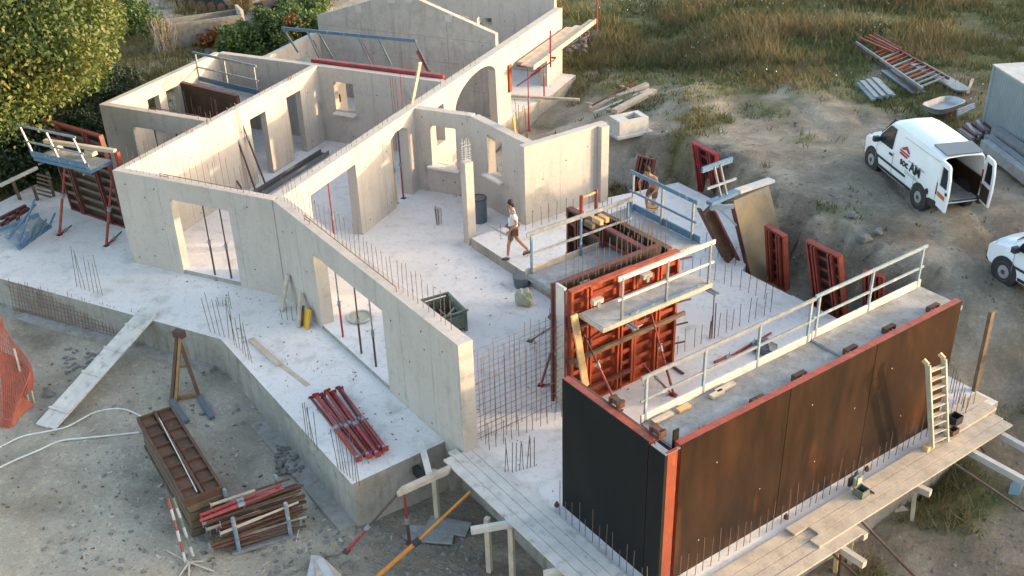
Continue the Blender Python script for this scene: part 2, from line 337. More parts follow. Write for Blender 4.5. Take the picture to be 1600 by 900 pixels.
def AT(nm): k = n.nodes.new("ShaderNodeAttribute"); k.attribute_name = nm; return k.outputs["Fac"]
pale = RP(NZ(.55, 10, .62), [(.3, (.18, .155, .118)), (.42, (.285, .25, .195)), (.52, (.355, .315, .25)), (.62, (.39, .345, .275)), (.72, (.48, .43, .35))])
brown = RP(NZ(.7, 10, .65), [(.3, (.075, .054, .036)), (.43, (.145, .11, .076)), (.52, (.215, .17, .122)), (.62, (.32, .265, .20))])
dirt = MX(AT("brown"), pale, brown)
peb = RP(NZ(9, 4), [(.42, (.5, .5, .5)), (.6, (.62, .60, .57)), (.72, (.95, .92, .88))])
dirt = MX(.55, dirt, peb, 'OVERLAY')
fine = RP(NZ(30, 3), [(.35, (.38, .37, .36)), (.65, (.62, .62, .6))]); dirt = MX(.5, dirt, fine, 'OVERLAY')
gr = RP(NZ(1.7, 10, .7), [(.3, (.055, .072, .02)), (.45, (.095, .108, .032)), (.56, (.15, .14, .052)), (.7, (.22, .18, .085))])
gr = MX(.6, gr, fine, 'OVERLAY')
L.new(MX(AT("grass"), dirt, gr), b.inputs["Base Color"])
bp = n.nodes.new("ShaderNodeBump"); bp.inputs["Strength"].default_value = .9; bp.inputs["Distance"].default_value = .10; L.new(NZ(7, 9, .7), bp.inputs["Height"]); L.new(bp.outputs[0], b.inputs["Normal"])
me.materials.append(gm); g_ = bpy.data.objects.new("ground", me); C.objects.link(g_); g_['kind'] = 'structure'
_gx, _gy, _gh = gx.tolist(), gy.tolist(), GH
from bisect import bisect_right
def gz(x, y):
    i_ = min(max(bisect_right(_gx, x)-1, 0), len(_gx)-2); j_ = min(max(bisect_right(_gy, y)-1, 0), len(_gy)-2)
    fx = (x-_gx[i_])/(_gx[i_+1]-_gx[i_]); fy = (y-_gy[j_])/(_gy[j_+1]-_gy[j_])
    return float((_gh[j_, i_]*(1-fx)+_gh[j_, i_+1]*fx)*(1-fy)+(_gh[j_+1, i_]*(1-fx)+_gh[j_+1, i_+1]*fx)*fy)
def G(px, py):                 # the point of the ground seen at a pixel: march down the line of sight
    zh, p = 4.0, None
    while zh > -2.2:
        p = at(px, py, zh)
        if gz(p.x, p.y) >= zh: break
        zh -= .1
    lo, hi = zh, zh+.1
    for _ in range(6):
        mm_ = (lo+hi)/2; p = at(px, py, mm_)
        if gz(p.x, p.y) >= mm_: lo = mm_
        else: hi = mm_
    return at(px, py, lo)
# ------------------------------------------------------------------ the unfinished house
house = thing('unfinished_house', 'unfinished house of bare concrete walls on a pale slab', 'building', (-16, 24, 0))
RB = {}
def rebar_mesh(r, h, mt='rust_bar'):
    k = (r, h, mt)
    if k not in RB: RB[k] = MB().tube((0, 0, 0), (0, 0, h), r, 4).mesh('rebar', mt)
    return RB[k]
def rebar(p, h, parent, r=.008, tilt=.03, mt='rust_bar'):
    o = bpy.data.objects.new('rebar', rebar_mesh(r, 1.0, mt)); C.objects.link(o); o.parent = parent
    o.matrix_parent_inverse = Matrix.Translation(-world_loc(parent)); o.location = p; o.scale = (1, 1, h); o.rotation_euler = (jit(tilt), jit(tilt), 0); return o
def row(p, q, n, h, parent, hj=.1, r=.008, mt='rust_bar', tilt=.03):
    p, q = Vector(p), Vector(q)
    for k in range(n): rebar(p.lerp(q, (k+jit(.15))/max(1, n-1)), h+jit(hj), parent, r, tilt, mt)
def cluster(c, n, h, parent, sp=.12, hj=.15, d=None):
    for k in range(n):
        v = d*(k/(n-1)-.5) if d is not None else Vector((jit(sp), jit(sp), 0))
        rebar(Vector(c)+v, h+jit(hj), parent, .009, .07)
def slab(pts, top, bot, name, mt, side=None):
    mb = MB(); n = len(pts); mb.v = [(p[0], p[1], top) for p in pts]+[(p[0], p[1], bot) for p in pts]
    tr = tessellate_polygon([[Vector((p[0], p[1], 0)) for p in pts]]); mb.f = [tuple(t) for t in tr]+[tuple(n+i for i in reversed(t)) for t in tr]
    mb.f += [(i, n+i, n+(i+1) % n, (i+1) % n) for i in range(n)]
    o = mb.build(name, mt, house)
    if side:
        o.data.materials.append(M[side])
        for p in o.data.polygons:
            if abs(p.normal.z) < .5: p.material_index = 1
    return o
w2 = lambda a, b: tuple(W(a, b))[:2]
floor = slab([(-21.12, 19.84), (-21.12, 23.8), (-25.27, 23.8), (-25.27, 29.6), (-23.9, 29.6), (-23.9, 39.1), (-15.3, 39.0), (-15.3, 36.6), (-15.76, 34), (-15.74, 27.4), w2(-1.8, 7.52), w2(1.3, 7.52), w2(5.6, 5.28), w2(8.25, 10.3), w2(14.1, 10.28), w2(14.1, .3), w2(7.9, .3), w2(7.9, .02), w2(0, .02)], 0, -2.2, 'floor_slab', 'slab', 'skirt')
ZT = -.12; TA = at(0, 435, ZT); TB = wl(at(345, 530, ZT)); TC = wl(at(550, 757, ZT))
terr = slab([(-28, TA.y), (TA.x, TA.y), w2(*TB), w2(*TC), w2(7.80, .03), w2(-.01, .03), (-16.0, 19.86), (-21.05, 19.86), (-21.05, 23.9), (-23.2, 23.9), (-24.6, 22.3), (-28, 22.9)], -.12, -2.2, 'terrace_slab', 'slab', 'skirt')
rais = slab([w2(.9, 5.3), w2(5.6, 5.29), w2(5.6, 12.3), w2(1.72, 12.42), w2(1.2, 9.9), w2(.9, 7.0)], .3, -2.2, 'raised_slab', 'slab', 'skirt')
rp = MB(); Q = [(5.6, 5.3, .298), (8.7, 5.3, .004), (8.7, 10.25, .004), (6.75, 10.0, .19), (5.601, 12.2, .298)]
rp.v = [tuple(W(a, b, z)) for a, b, z in Q]+[tuple(W(a, b, -1.5)) for a, b, z in Q]; rp.f = [(0, 1, 2), (0, 2, 3), (0, 3, 4)]+[(i, (i+1) % 5, 5+(i+1) % 5, 5+i) for i in range(5)]
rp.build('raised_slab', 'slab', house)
foot = MB().prism([[(-28, -1.35), (-16.6, -1.35), (-16.6, -.98), (-28, -.98)]], lambda s, z: Vector((s, 17.2, z)), Vector((0, .58, 0))).build('strip_footing', 'skirt', house)
MB().obox(W(.9, -2.62, -1.6), U2, V2, Z, 6.9, .4, .42).build('strip_footing', 'skirt', house)
wallN = [0]
def wall(o2, u, L_, th, outline=None, holes=(), z0=-.3, z1=2.7, tn=None, mt='concrete', ties=None, name='wall'):
    """o2 outer start point, u direction, tn direction of the thickness"""
    z1 -= .003*wallN[0]; wallN[0] += 1
    o3 = Vector((o2[0], o2[1], 0)); u = Vector((u[0], u[1], 0)).normalized(); tn = Vector((tn[0], tn[1], 0)).normalized()
    outline = outline or [(0, z0), (L_, z0), (L_, z1), (0, z1)]
    tf = lambda s, z: o3+u*s+Z*z
    w_ = MB().prism([outline]+list(holes), tf, tn*th).build(name, mt, house)
    mb = MB(); tt = ties if ties is not None else [(s, z) for s in np.arange(.45, L_, 1.2) for z in (.25, 1.95)]
    for s, z in tt:
        s += jit(.06); z += jit(.05)
        if any(min(p[0] for p in h)-.12 < s < max(p[0] for p in h)+.12 and min(p[1] for p in h)-.12 < z < max(p[1] for p in h)+.12 for h in holes): continue
        for sd_ in (-1, 1):
            c = tf(s, z)+(tn*th if sd_ > 0 else V(0, 0, 0)); mb.tube(c-tn*sd_*.01, c+tn*sd_*.004, .022, 8)
    if mb.v: t = mb.build('tie_hole_shade', 'hole', w_, kind='stuff')  # dark discs standing proud, the shade of each hole put into their colour
    jb = MB()
    for s in np.arange(1.25, L_-.3, 1.25):
        if any(min(p[0] for p in h)-.05 < s < max(p[0] for p in h)+.05 for h in holes): continue
        for sd_ in (-1, 1): c = tf(s, z0+.05)+(tn*th if sd_ > 0 else V(0, 0, 0)); jb.cbox(c+Z*(z1-z0-.08)/2, u, tn, Z, .014, .003, z1-z0-.1)
    if jb.v and mt != 'blockwork': jb.build('pour_joint', 'joint', w_, kind='stuff')
    return w_
def rect(a, b, c, d): return [(a, c), (b, c), (b, d), (a, d)]
def arch(a, b, c, spring, top, n=10): return [(a, c), (b, c)]+[(a+(b-a)*(1-t), spring+(top-spring)*math.sin(math.pi*t)**.8) for t in [i/n for i in range(n+1)]]
front = wall((-20.93, 19.8), X, 4.97, .25, holes=[rect(1.6, 3.53, -.31, 2.14)], tn=Y, ties=[(.15, 2.38), (1.1, 2.4), (.74, 2.07), (.13, .11), (.72, .27), (4.2, 2.4), (4.1, .5), (1.2, 1.2)])
front.data.vertices[0].co.z += 0
L2w = wall((-20.93, 19.8), Y, 9.6, .22, holes=[rect(5.68, 6.5, -.31, 2.15), rect(7.66, 8.46, -.31, 2.2)], tn=-X)
wing = wall(W(0, 0), U2, 8.58, .34, holes=[rect(2.1, 5.47, -.31, 2.02)], tn=V2, ties=[(.38, 1.98), (.95, 2.2), (5.85, 1.92), (7.18, 2.31), (7.28, 1.89), (7.93, 2.23), (5.87, .07), (7.29, .06), (1.0, .3), (6.5, 1.2), (1.6, 1.3)])
AR = [(9.62, -.31), (12.82, -.31)]+[(11.55+(1.27 if t < 90 else 1.93)*math.cos(R(t)), 1.62+.86*math.sin(R(t))**(.62 if t < 90 else .9)) for t in range(22, 90, 8)]+[(11.55-1.93*math.sin(R(t)), 1.62+.86*math.cos(R(t))) for t in range(4, 91, 7)]
mid = wall((-15.84, 19.98), Y, 18.9, .3, holes=[rect(1.28, 3.52, -.31, 2.22), [(5.5, -.31), (6.5, -.31), (6.5, 2.2), (6.2, 2.33), (5.8, 2.33), (5.5, 2.2)], rect(8.25, 8.85, .95, 2.2), AR, rect(13.95, 17.35, -.31, 1.8)], tn=-X)
wall((-25.3, 23.75), X, 4.15, .24, holes=[rect(1.2, 3.3, -.31, 2.12)], tn=Y)
wall((-25.3, 23.99), Y, 5.5, .22, holes=[rect(1.6, 2.15, .9, 2.24), rect(2.5, 3.1, .9, 2.24)], tn=X)
wall((-25.08, 29.4), X, 8.94, .24, holes=[[(4.72, 1.2), (5.5, 1.2), (5.5, 2.2), (4.72, 2.2)]], tn=Y)
wall((-15.84, 26.95), X, 1.93, .28, holes=[rect(.52, 1.38, .87, 2.2)], tn=Y, ties=[(.2, 2.4), (1.6, 2.4), (.9, .4), (1.3, .4)])
wall(W(-1.79, 7.2), U2, 2.74, .28, holes=[rect(.82, 1.57, 1.1, 2.35)], tn=V2, ties=[(.3, 2.3), (2.2, 1.6)])
rw = wall(W(1.2, 6.98), V2, 2.95, .24, z1=2.72, tn=-U2, ties=[(.6, 1.6), (.3, .7), (2.2, .6), (2.3, 2.1), (1.4, 1.9)])
MB().obox(W(1.203, 9.6, -.3), U2, V2, Z, .18, .28, 2.98).build('pilaster', 'concrete', house)
wall((-23.8, 29.66), Y, 3.9, .2, z1=2.5, tn=X)
gab = wall((-23.6, 33.5), X, 7.42, .22, outline=[(0, -.3), (7.42, -.3), (7.42, 3.1), (3.7, 4.28), (0, 3.08)], tn=Y, mt='blockwork', ties=[(1, .9), (2.4, 1.9), (3.9, .9), (5.4, 1.9), (6.6, 1.2), (6.9, 2.6)])
for s, z in ((1.85, 3.62), (4.0, 4.14), (5.6, 3.62), (3.3, 4.1)): MB().cbox((-23.6+s, 33.485, z-.12), X, Y, Z, .28, .03, .26).build('white_patch', 'white_dirty', gab)
jt = MB()
for z in (.9, 1.85, 2.75): jt.obox((-23.55, 33.494, z), X, Y, Z, 7.2, .008, .012)
for s in (1.9, 3.7, 5.5): jt.obox((-23.6+s, 33.494, -.1), X, Y, Z, .012, .008, 3.4)
jt.build('joint_lines', 'skirt', gab, kind='stuff')
wall((-23.5, 38.8), X, 7.36, .22, outline=[(0, -.3), (7.36, -.3), (7.36, 3.25), (3.7, 4.4), (0, 3.1)], holes=[rect(2.98, 3.62, .9, 2.02), rect(3.95, 4.62, .9, 2.02)], tn=Y)
wall((-21.06, 29.66), Y, 1.2, .2, z1=2.3, tn=X)
MB().obox((-24.3, 29.7, -.3), X, Y, Z, .4, .3, 2.6).build('pier', 'timber_new', house)
MB().prism([[(0, 0), (2.4, 0), (2.4, .25), (1.5, .75), (.6, .45), (0, .1)]], lambda s, z: Vector((-23.2+s, 30.35, 1.1+z)), V(0, .05, 0)).build('arch_form', 'prop_dark', house)
# sills, jamb post of the window, threshold pieces
MB().obox((-20.36, 29.16, 1.10), X, Y, Z, .85, .3, .06).build('window_sill', 'slab', house)
MB().obox((-15.45, 26.80, .82), X, Y, Z, 1.1, .34, .06).build('window_sill', 'slab', house)
MB().obox(W(-1.12, 7.05, 1.04), U2, V2, Z, .95, .34, .06).build('window_sill', 'slab', house)
# column with spiral of reinforcement on top
MB().cbox((W(.62, 5.44, 1.25)), U2, V2, Z, .26, .26, 2.5).build('column', 'concrete', house)
cs = MB()
for a_, b_ in ((-.08, -.08), (.08, -.08), (.08, .08), (-.08, .08)): cs.tube(W(.62+a_, 5.44+b_, 2.5), W(.62+a_*.8, 5.44+b_*.8, 3.15), .009, 4)
for k in range(7): z = 2.56+k*.07 if k < 5 else 2.9+.1*(k-5); cs.path([W(.62+x*.1, 5.44+y*.1, z) for x, y in ((-1, -1), (1, -1), (1, 1), (-1, 1), (-1, -1))], .006, 4)
cs.build('column_reinforcement', 'white_dirty', house)
# starter bars
row(W(.25, .22, 2.66), W(8.0, .22, 2.66), 38, .75, wing, .12, .0075)
row((-20.6, 19.93, 2.66), (-16.3, 19.93, 2.66), 22, .85, front, .2, .006)
row((-21.03, 20.1, 2.66), (-21.03, 28.6, 2.66), 26, .16, L2w, .07, .007)
row((-15.98, 20.3, 2.66), (-15.98, 25.6, 2.66), 20, .2, mid, .1, .007)
row((-15.98, 26.8, 2.66), (-15.98, 31.5, 2.66), 12, .3, mid, .1, .007)
for q_ in ((375, 152), (470, 118), (730, 150)):
    pass
def edge_bar(p, q, mt, par, up=.12):
    p, q = Vector(p), Vector(q); d = (q-p).normalized()
    MB().path([p, p+Z*up, q+Z*up*.8, q], .012, 5).path([p+d*.28, p+d*.28+Z*up], .01, 5).path([p+Z*up*.5, p+d*.28+Z*up*.5], .01, 5).build('edge_bar', mt, par)
edge_bar((-19.6, 19.9, 2.69), (-16.9, 19.9, 2.69), 'rust_bar2', front)
edge_bar(W(1.6, .12, 2.68), W(6.0, .12, 2.68), 'rust_bar2', wing, .16)
edge_bar((-23.4, 23.85, 2.69), (-21.5, 23.85, 2.69), 'rust_bar2', house)
for c, n_, h in (((-20.3, 18.3, -.12), 0, 0),): pass
for px, py, n_, h, dd in ((140, 455, 7, 1.1, V(1.0, -.1, 0)), (347, 525, 6, 1.15, V(.8, -.1, 0)), (380, 553, 7, 1.0, V(.9, -.5, 0)), (352, 480, 4, .35, V(.4, 0, 0)), (487, 690, 5, .9, V(.6, -.45, 0)), (545, 745, 8, 1.05, V(.7, -.3, 0)), (453, 500, 4, .4, V(.4, .1, 0))):
    cluster(at(px, py, -.12), n_, h, terr, d=dd)
cluster(at(686, 350, 0), 8, .55, floor, .14, .06)
# slab-edge starter rows on the garage side
row(W(1.45, 5.9, .3), W(1.45, 9.4, .3), 13, .5, rais, .12, .008)
row(W(5.6, 9.8, .3), W(6.6, 9.9, .3), 6, .55, rais, .1, .008)
row(W(3.0, 7.6, .3), W(8.0, 7.7, .3), 0, .5, rais)
row(W(8.5, 9.2, 0), W(8.5, 5.8, 0), 14, .62, floor, .1, .008)
row(W(8.9, 9.9, 0), W(13.6, 9.9, 0), 0, .5, floor)
row(W(8.2, 9.6, .03), W(5.9, 8.7, .25), 12, .6, rais, .1, .008)
row(W(8.75, .5, 0), W(8.75, 2.6, 0), 12, .55, floor, .2, .008)
row(W(13.92, 1.0, 0), W(13.92, 9.6, 0), 44, .62, floor, .2, .007)
row(W(11.2, .47, 0), W(13.7, .47, 0), 14, .6, floor, .25, .007)
cluster(at(812, 735, 0), 9, .75, floor, d=V(.45, .45, 0))
row(W(13.2, 9.85, 0), W(14.0, 9.2, 0), 8, .55, floor, .1, .009)
for px, h in ((1112, 1.25), (1116, 1.0), (1108, .5)): rebar(at(px, 530, 0), h, floor, .014, .04)
# rebar cages over the left room
for y_ in (21.8, 22.6, 26.9): cluster((-20.98, y_+1, 2.66), 4, .3, house, .12)
# mesh reinforcement on the terrace's side face
mm = MB()
for k in range(42): x = -23.6+k*.12; mm.tube((x, TA.y-.16, -1.05), (x+jit(.03), TA.y-.04, -.10+jit(.12)), .009, 4)
for k in range(8): z = -1.0+k*.12; mm.tube((-23.65, TA.y-.15+k*.014, z), (-18.6, TA.y-.15+k*.014, z+jit(.02)), .008, 4)
solo(mm, 'rusty_mesh', 'rust_bar2', 'rusty wire mesh standing against the side of the front terrace slab left of the ramp', 'mesh')
# ------------------------------------------------------------------ builders for site equipment
def fpanel(lab, o, u, n, w_, h, face='film_brown', frame='orange_steel', rib='orange_steel', nrib=7, v=Z, group='formwork panels', chan=2, th=.14, cat='formwork panel', rimface=None):
    """steel shuttering panel; o = lower corner of the contact face, u width, v height, n = towards the ribbed back"""
    o = Vector(o); t = thing('wall_shutter', lab, cat, o, group)
    MB().obox(o, u, v, n, w_, h, .012).build('facing_sheet', face, t)
    f = MB(); e = .06
    o2 = o+n*.013-u*.004-v*.002
    f.obox(o2, u, v, n, e, h+.004, th).obox(o2+u*(w_+.008-e), u, v, n, e, h+.004, th).obox(o2+u*e, u, v, n, w_+.008-2*e, e, th-.003).obox(o2+u*e+v*(h+.004-e), u, v, n, w_+.008-2*e, e, th-.003)
    f.build('frame', frame, t)
    for k in range(nrib):
        z = h*(k+1)/(nrib+1)
        MB().obox(o2+u*e+v*(z-.03), u, v, n, w_-2*e+.006, .07, th*.62).obox(o2+u*e+v*(z-.03)+n*th*.62, u, v, n, w_-2*e+.006, .1, .012).build('rib', rib, t)
    for k in range(chan):
        s = w_*(k+.5)/chan if chan > 1 else w_*.5
        for dd in (-.07, .03): MB().obox(o2+u*(s+dd)+v*.03+n*(th*.7), u, v, n, .045, h-.06, .1).build('stiffener', frame, t)
    return t
def shoe(mb, p, n=X): mb.cbox(p, n, n.cross(Z), Z, .14, .14, .012)
def prop(p, q, lab, low='prop_red', up='galv', r=.028, group='steel props', frac=.5, name='steel_prop', plates=True, cat='prop'):
    p, q = Vector(p), Vector(q); t = thing(name, lab, cat, p, group); m_ = p.lerp(q, frac)
    MB().tube(p+(q-p)*.01, m_, r, 8).build('outer_tube', low, t)
    MB().tube(m_-(q-p).normalized()*.05, q, r*.72, 8).build('inner_tube', up, t)
    d = (q-p).normalized()
    c = MB().tube(m_-d*.09, m_+d*.05, r*1.5, 8); a = d.cross(X if abs(d.x) < .9 else Y).normalized(); c.tube(m_+d*.02-a*.13, m_+d*.02+a*.13, .008, 5)
    c.build('collar', 'galv', t)
    if plates: pb = MB(); shoe(pb, p+Z*.006); pb.build('base_plate', up, t)
    return t
def rail(t, p, q, n, h=1.0, post='blue_grey', top='galv', topw=.09, midh=.5, toe=None, flat=True, lean=None):
    """guard rail between p and q as parts of t"""
    p, q = Vector(p), Vector(q); d = (q-p).normalized(); lean = lean or Vector((0, 0, 0)); up = (Z+lean)
    for k in range(n):
        c = p.lerp(q, k/(n-1)) if n > 1 else p
        MB().beam(c, c+up*h, .045, .045, d).build('post', post, t)
    ext = d*.12
    if flat: MB().beam(p-ext+up*h, q+ext+up*h, .035, topw, up.normalized()).build('top_rail', top, t)
    else: MB().tube(p-ext+up*h, q+ext+up*h, .028, 8).build('top_rail', top, t)
    MB().beam(p-ext+up*h*midh, q+ext+up*h*midh, .03, .05).build('mid_rail', top, t)
    if toe: MB().beam(p-ext*.8+up*.09, q+ext*.8+up*.09, .03, .17).build('toe_board', toe, t)
def deck(t, o, u, n, L_, w_, mt='ply_grey', edge='galv', th=.05):
    MB().obox(o, u, n, Z, L_, w_, th).build('deck', mt, t)
    MB().obox(o-u*.03-n*.03-Z*.05, u, n, Z, L_+.06, .03, th+.045).obox(o-u*.03+n*w_-Z*.05, u, n, Z, L_+.06, .03, th+.045).obox(o-u*.03-Z*.05, u, n, Z, .03, w_, th+.04).obox(o+u*L_-Z*.05, u, n, Z, .03, w_, th+.04).build('edge_frame', edge, t)
def bracket(t, o, n, d_, mt='blue_grey'):       # triangular console under a deck; o at the wall under the deck, n outwards
    MB().beam(o, o+n*d_, .05, .06).beam(o-Z*.75, o+n*d_*.9-Z*.05, .04, .04).build('bracket', mt, t)
def blk(mb, c, u, n, a=.22, b=.1, h=.09): return mb.cbox(Vector(c)+Z*h/2, u, n, Z, a, b, h)
# ------------------------------------------------------------------ the big shuttered corner
A0 = 13.75
lp = [(1.02, 2.62, 'film_brown', 'long brown shutter panel of the tall formwork wall, next to the orange corner'),
      (3.65, 2.35, 'film_brown', 'middle brown shutter panel of the tall formwork wall, dark stained face'),
      (6.01, 2.60, 'film_brown', 'right-hand brown shutter panel of the tall formwork wall with the ladder leaning on it')]
big_panels = []
for b0, ww, fc, lab in lp:
    big_panels.append(fpanel(lab, W(A0, b0), V2, -U2, ww-.004, 2.98, fc, 'red_steel', 'orange_steel', 7, group='shutter panels of the tall formwork wall'))
for b_, z_ in ((1.6, .6), (1.9, 2.2), (3.1, 1.0), (4.3, 2.35), (4.6, .9), (5.6, 1.7), (6.6, 2.2), (7.2, .8), (8.1, 1.6)): MB().tube(W(A0-.01, b_, z_), W(A0+.004, b_, z_), .013, 8).build('tie_plug', 'white_dirty', big_panels[0 if b_ < 3.65 else 1 if b_ < 6.01 else 2])
fpanel('black-faced shutter panel closing the left end of the tall formwork', W(11.03, .66), U2, V2, 2.32, 2.97, 'film_black', 'red_steel', 'orange_steel', 7, group='shutter panels of the tall formwork wall')
t = thing('corner_shutter', 'orange-red steel corner piece joining the black and brown shutter panels', 'formwork corner', W(13.6, .8))
MB().obox(W(13.37, .655), U2, V2, Z, .385, .06, 2.93).build('black_leg', 'film_black', t)
MB().obox(W(13.70, .716), V2, U2, Z, .22, .058, 2.95).build('orange_leg', 'rust_red', t)
MB().prism([[(0, 0), (.36, 0), (.36, .33), (.3, .33), (.3, .06), (0, .06)]], lambda s, z: W(13.40+s, .665+z, 2.935), V(0, 0, .012)).build('cap', 'galv', t)
MB().obox(W(13.55, 1.0, 2.75), U2, V2, Z, .03, .12, .42).build('lock_bar', 'film_black', t)
# walkway on the inner side of the long shutter
for b0, L_, lab in ((1.16, 4.35, 'near deck of grey boards with guard rail behind the tall formwork wall'), (5.53, 3.35, 'far deck of grey boards with guard rail behind the tall formwork wall')):
    t = thing('formwork_platform', lab, 'platform', W(13, b0+2, 2.6), 'platforms hung on the shutters')
    zz = 2.62 if b0 < 2 else 2.66
    deck(t, W(12.62, b0, zz), V2, U2, L_, .96)
    for k in range(3): bracket(t, W(13.55, b0+.3+k*(L_-.6)/2, zz-.06), -U2, .9)
    rail(t, W(12.6, b0+.1, zz+.05), W(12.6, b0+L_-.1, zz+.05), 4 if b0 < 2 else 3, .95, 'blue_grey', 'blue_grey' if b0 > 2 else 'galv', .07, .5, 'timber_grey')
for k, (px, py, lab) in enumerate(((1183, 628, 'small rusty clamp block on the near deck, nearest the corner'), (1248, 590, 'small rusty clamp block left of the deck joint'), (1328, 549, 'small rusty clamp block on the far deck'), (1388, 516, 'small rusty clamp block near the far end of the deck'), (1457, 483, 'small rusty clamp block at the far top corner of the shutter'))):
    c = at(px, py+3, 2.7); t = thing('clamp_block', lab, 'clamp', c, 'clamp blocks along the top of the shutters')
    MB().cbox(c+Z*.09, V2, U2, Z, .3, .10, .10).build('wood_block', 'timber_rust', t)
    MB().cbox(c+Z*.06-V2*.12, V2, U2, Z, .05, .13, .14).cbox(c+Z*.06+V2*.1, V2, U2, Z, .05, .13, .14).build('jaw', 'dark_red', t)
for px, py, L_, lab in ((1035, 655, .45, 'short loose board at the near corner of the deck'), (1068, 640, .28, 'short pale wood block on the near deck beside a longer board'), (1133, 608, .45, 'pale offcut lying along the deck edge'), (1120, 618, .3, 'small grey offcut beside the pale one on the deck')):
    c = at(px, py, 2.68); solo(MB().cbox(c+Z*.035, V2, U2, Z, L_, .1, .06), 'wood_offcut', 'timber_new' if L_ < .29 else 'timber', lab, 'offcut', 'wood offcuts on the deck')
c = W(13.2, .9, 3.0)
solo(MB().obox(W(11.05, .835, 2.9), U2, V2, Z, 2.3, .05, .05), 'batten', 'timber_rust', 'thin rusty batten along the top of the black shutter panel', 'batten')
for a_, lab in ((12.2, 'rusty clamp on top of the black panel halfway along'), (13.25, 'rusty clamp on top of the black panel next to the corner')):
    t = thing('clamp_block', lab, 'clamp', W(a_, .95, 2.97), 'clamp blocks along the top of the shutters')
    MB().cbox(W(a_, .95, 3.02), U2, V2, Z, .26, .11, .1).build('wood_block', 'timber_rust', t)
    MB().cbox(W(a_-.1, .95, 3.0), U2, V2, Z, .05, .16, .14).cbox(W(a_+.1, .95, 3.0), U2, V2, Z, .05, .16, .14).build('jaw', 'dark_red', t)
# ------------------------------------------------------------------ the second, double shutter with platforms
fpanel('wide orange ribbed shutter panel, left of the two on the double formwork front', W(8.55, 2.72), V2, U2, 1.75, 2.98, 'orange_steel', 'orange_steel', 'orange_steel', 9, group='panels of the double formwork')
fpanel('narrower orange ribbed shutter panel at the right of the double formwork front', W(8.55, 4.50), V2, U2, 1.25, 2.96, 'orange_steel', 'orange_steel', 'orange_steel', 9, group='panels of the double formwork', chan=1)
fpanel('rear panel of the double formwork facing the house', W(8.22, 2.74), V2, -U2, 2.9, 2.93, 'film_dark', 'dark_red', 'dark_red', 7, group='panels of the double formwork')
solo(MB().obox(W(8.24, 2.66, 0), U2, V2, Z, .3, .05, 3.02), 'end_board', 'timber_grey', 'grey stop-end board closing the left end of the double formwork', 'board')
solo(MB().obox(W(8.14, 2.60, 0), U2, V2, Z, .05, .05, 3.0).obox(W(8.60, 2.60, 0), U2, V2, Z, .05, .05, 3.0), 'end_angle', 'dark_red', 'pair of thin upright steel angles at the left end of the double formwork', 'steel angle')
for k in range(20):
    p = W(8.39, 2.85+k*.145, .3); rebar(p, 3.35+jit(.12), floor, .008, .01)
t = thing('formwork_platform', 'grey deck with guard rail hung on the front of the orange double formwork', 'platform', W(9.1, 4.5, 2.5), 'platforms hung on the shutters')
deck(t, W(8.85, 2.85, 2.45), V2, U2, 3.0, .72, 'ply_grey', 'timber')
rail(t, W(9.55, 3.35, 2.5), W(9.55, 5.8, 2.5), 3, .98, 'galv', 'timber_grey', .1, .5)
for k in range(3): bracket(t, W(8.72, 3.1+k*1.25, 2.42), U2, .75, 'dark_red')
MB().obox(W(9.52, 3.6, 2.51), V2, U2, Z, 1.9, .03, .05).build('blue_strip', 'blue_steel', t)
for b_ in (3.45, 5.75): MB().tube(W(9.3, b_, 2.36), W(9.85, b_, 2.36), .03, 7).tube(W(9.3, b_+.09, 2.36), W(9.85, b_+.09, 2.36), .03, 7).build('bracket_tubes', 'galv', t)
t = thing('formwork_platform', 'deck with blue toe board and guard rail behind the double formwork near the walking man', 'platform', W(7.2, 4.2, 2.4), 'platforms hung on the shutters')
deck(t, W(6.62, 3.1, 2.32), V2, U2, 2.75, 1.3)
rail(t, W(6.66, 3.2, 2.37), W(6.66, 6.0, 2.37), 3, 1.0, 'blue_steel', 'galv', .1, .5)
MB().obox(W(6.58, 3.08, 2.33), V2, U2, Z, 2.1, .035, .17).build('toe_board', 'timber', t)
MB().obox(W(6.58, 5.19, 2.33), V2, U2, Z, .75, .036, .18).build('toe_board', 'blue_steel', t)
for k in range(3): bracket(t, W(8.0, 3.4+k*1.1, 2.28), -U2, 1.2, 'dark_red')
for px, py, lab in ((912, 441, 'pale wood block resting at the left top of the orange formwork'), (933, 470, 'wood block clamped on the left orange panel below its top edge'), (1010, 430, 'small block on the orange panel by the middle rail post')):
    c = at(px, py, 2.75); t2 = thing('clamp_block', lab, 'clamp', c, 'clamps on the double formwork')
    MB().cbox(c, V2, U2, Z, .26, .12, .1).build('wood_block', 'timber', t2); MB().cbox(c-Z*.07, V2, U2, Z, .08, .14, .14).build('jaw', 'galv', t2)
# third formwork: two dark panels at right angles
fpanel('dark red shutter panel at right angles to the double formwork, near side', W(5.25, 5.44), U2, -V2, 2.75, 2.86, 'film_dark', 'dark_red', 'dark_red', 6, group='panels of the cross formwork', chan=3)
fpanel('dark shutter panel of the cross formwork, far side under the blue toe board', W(5.85, 5.74), U2, V2, 2.45, 2.84, 'film_dark', 'timber_rust', 'dark_red', 6, group='panels of the cross formwork')
for k in range(15): rebar(W(5.9+k*.16, 5.60, .4), 3.0+jit(.1), rais, .008, .01)
t = thing('formwork_platform', 'platform with blue toe board and blue guard rail beyond the cross formwork', 'platform', W(7, 6.4, 2.5), 'platforms hung on the shutters')
deck(t, W(5.75, 5.92, 2.55), U2, V2, 2.45, .85, 'ply_grey', 'timber')
rail(t, W(5.95, 6.78, 2.6), W(8.0, 6.78, 2.6), 3, 1.0, 'galv', 'blue_steel', .09, .5)
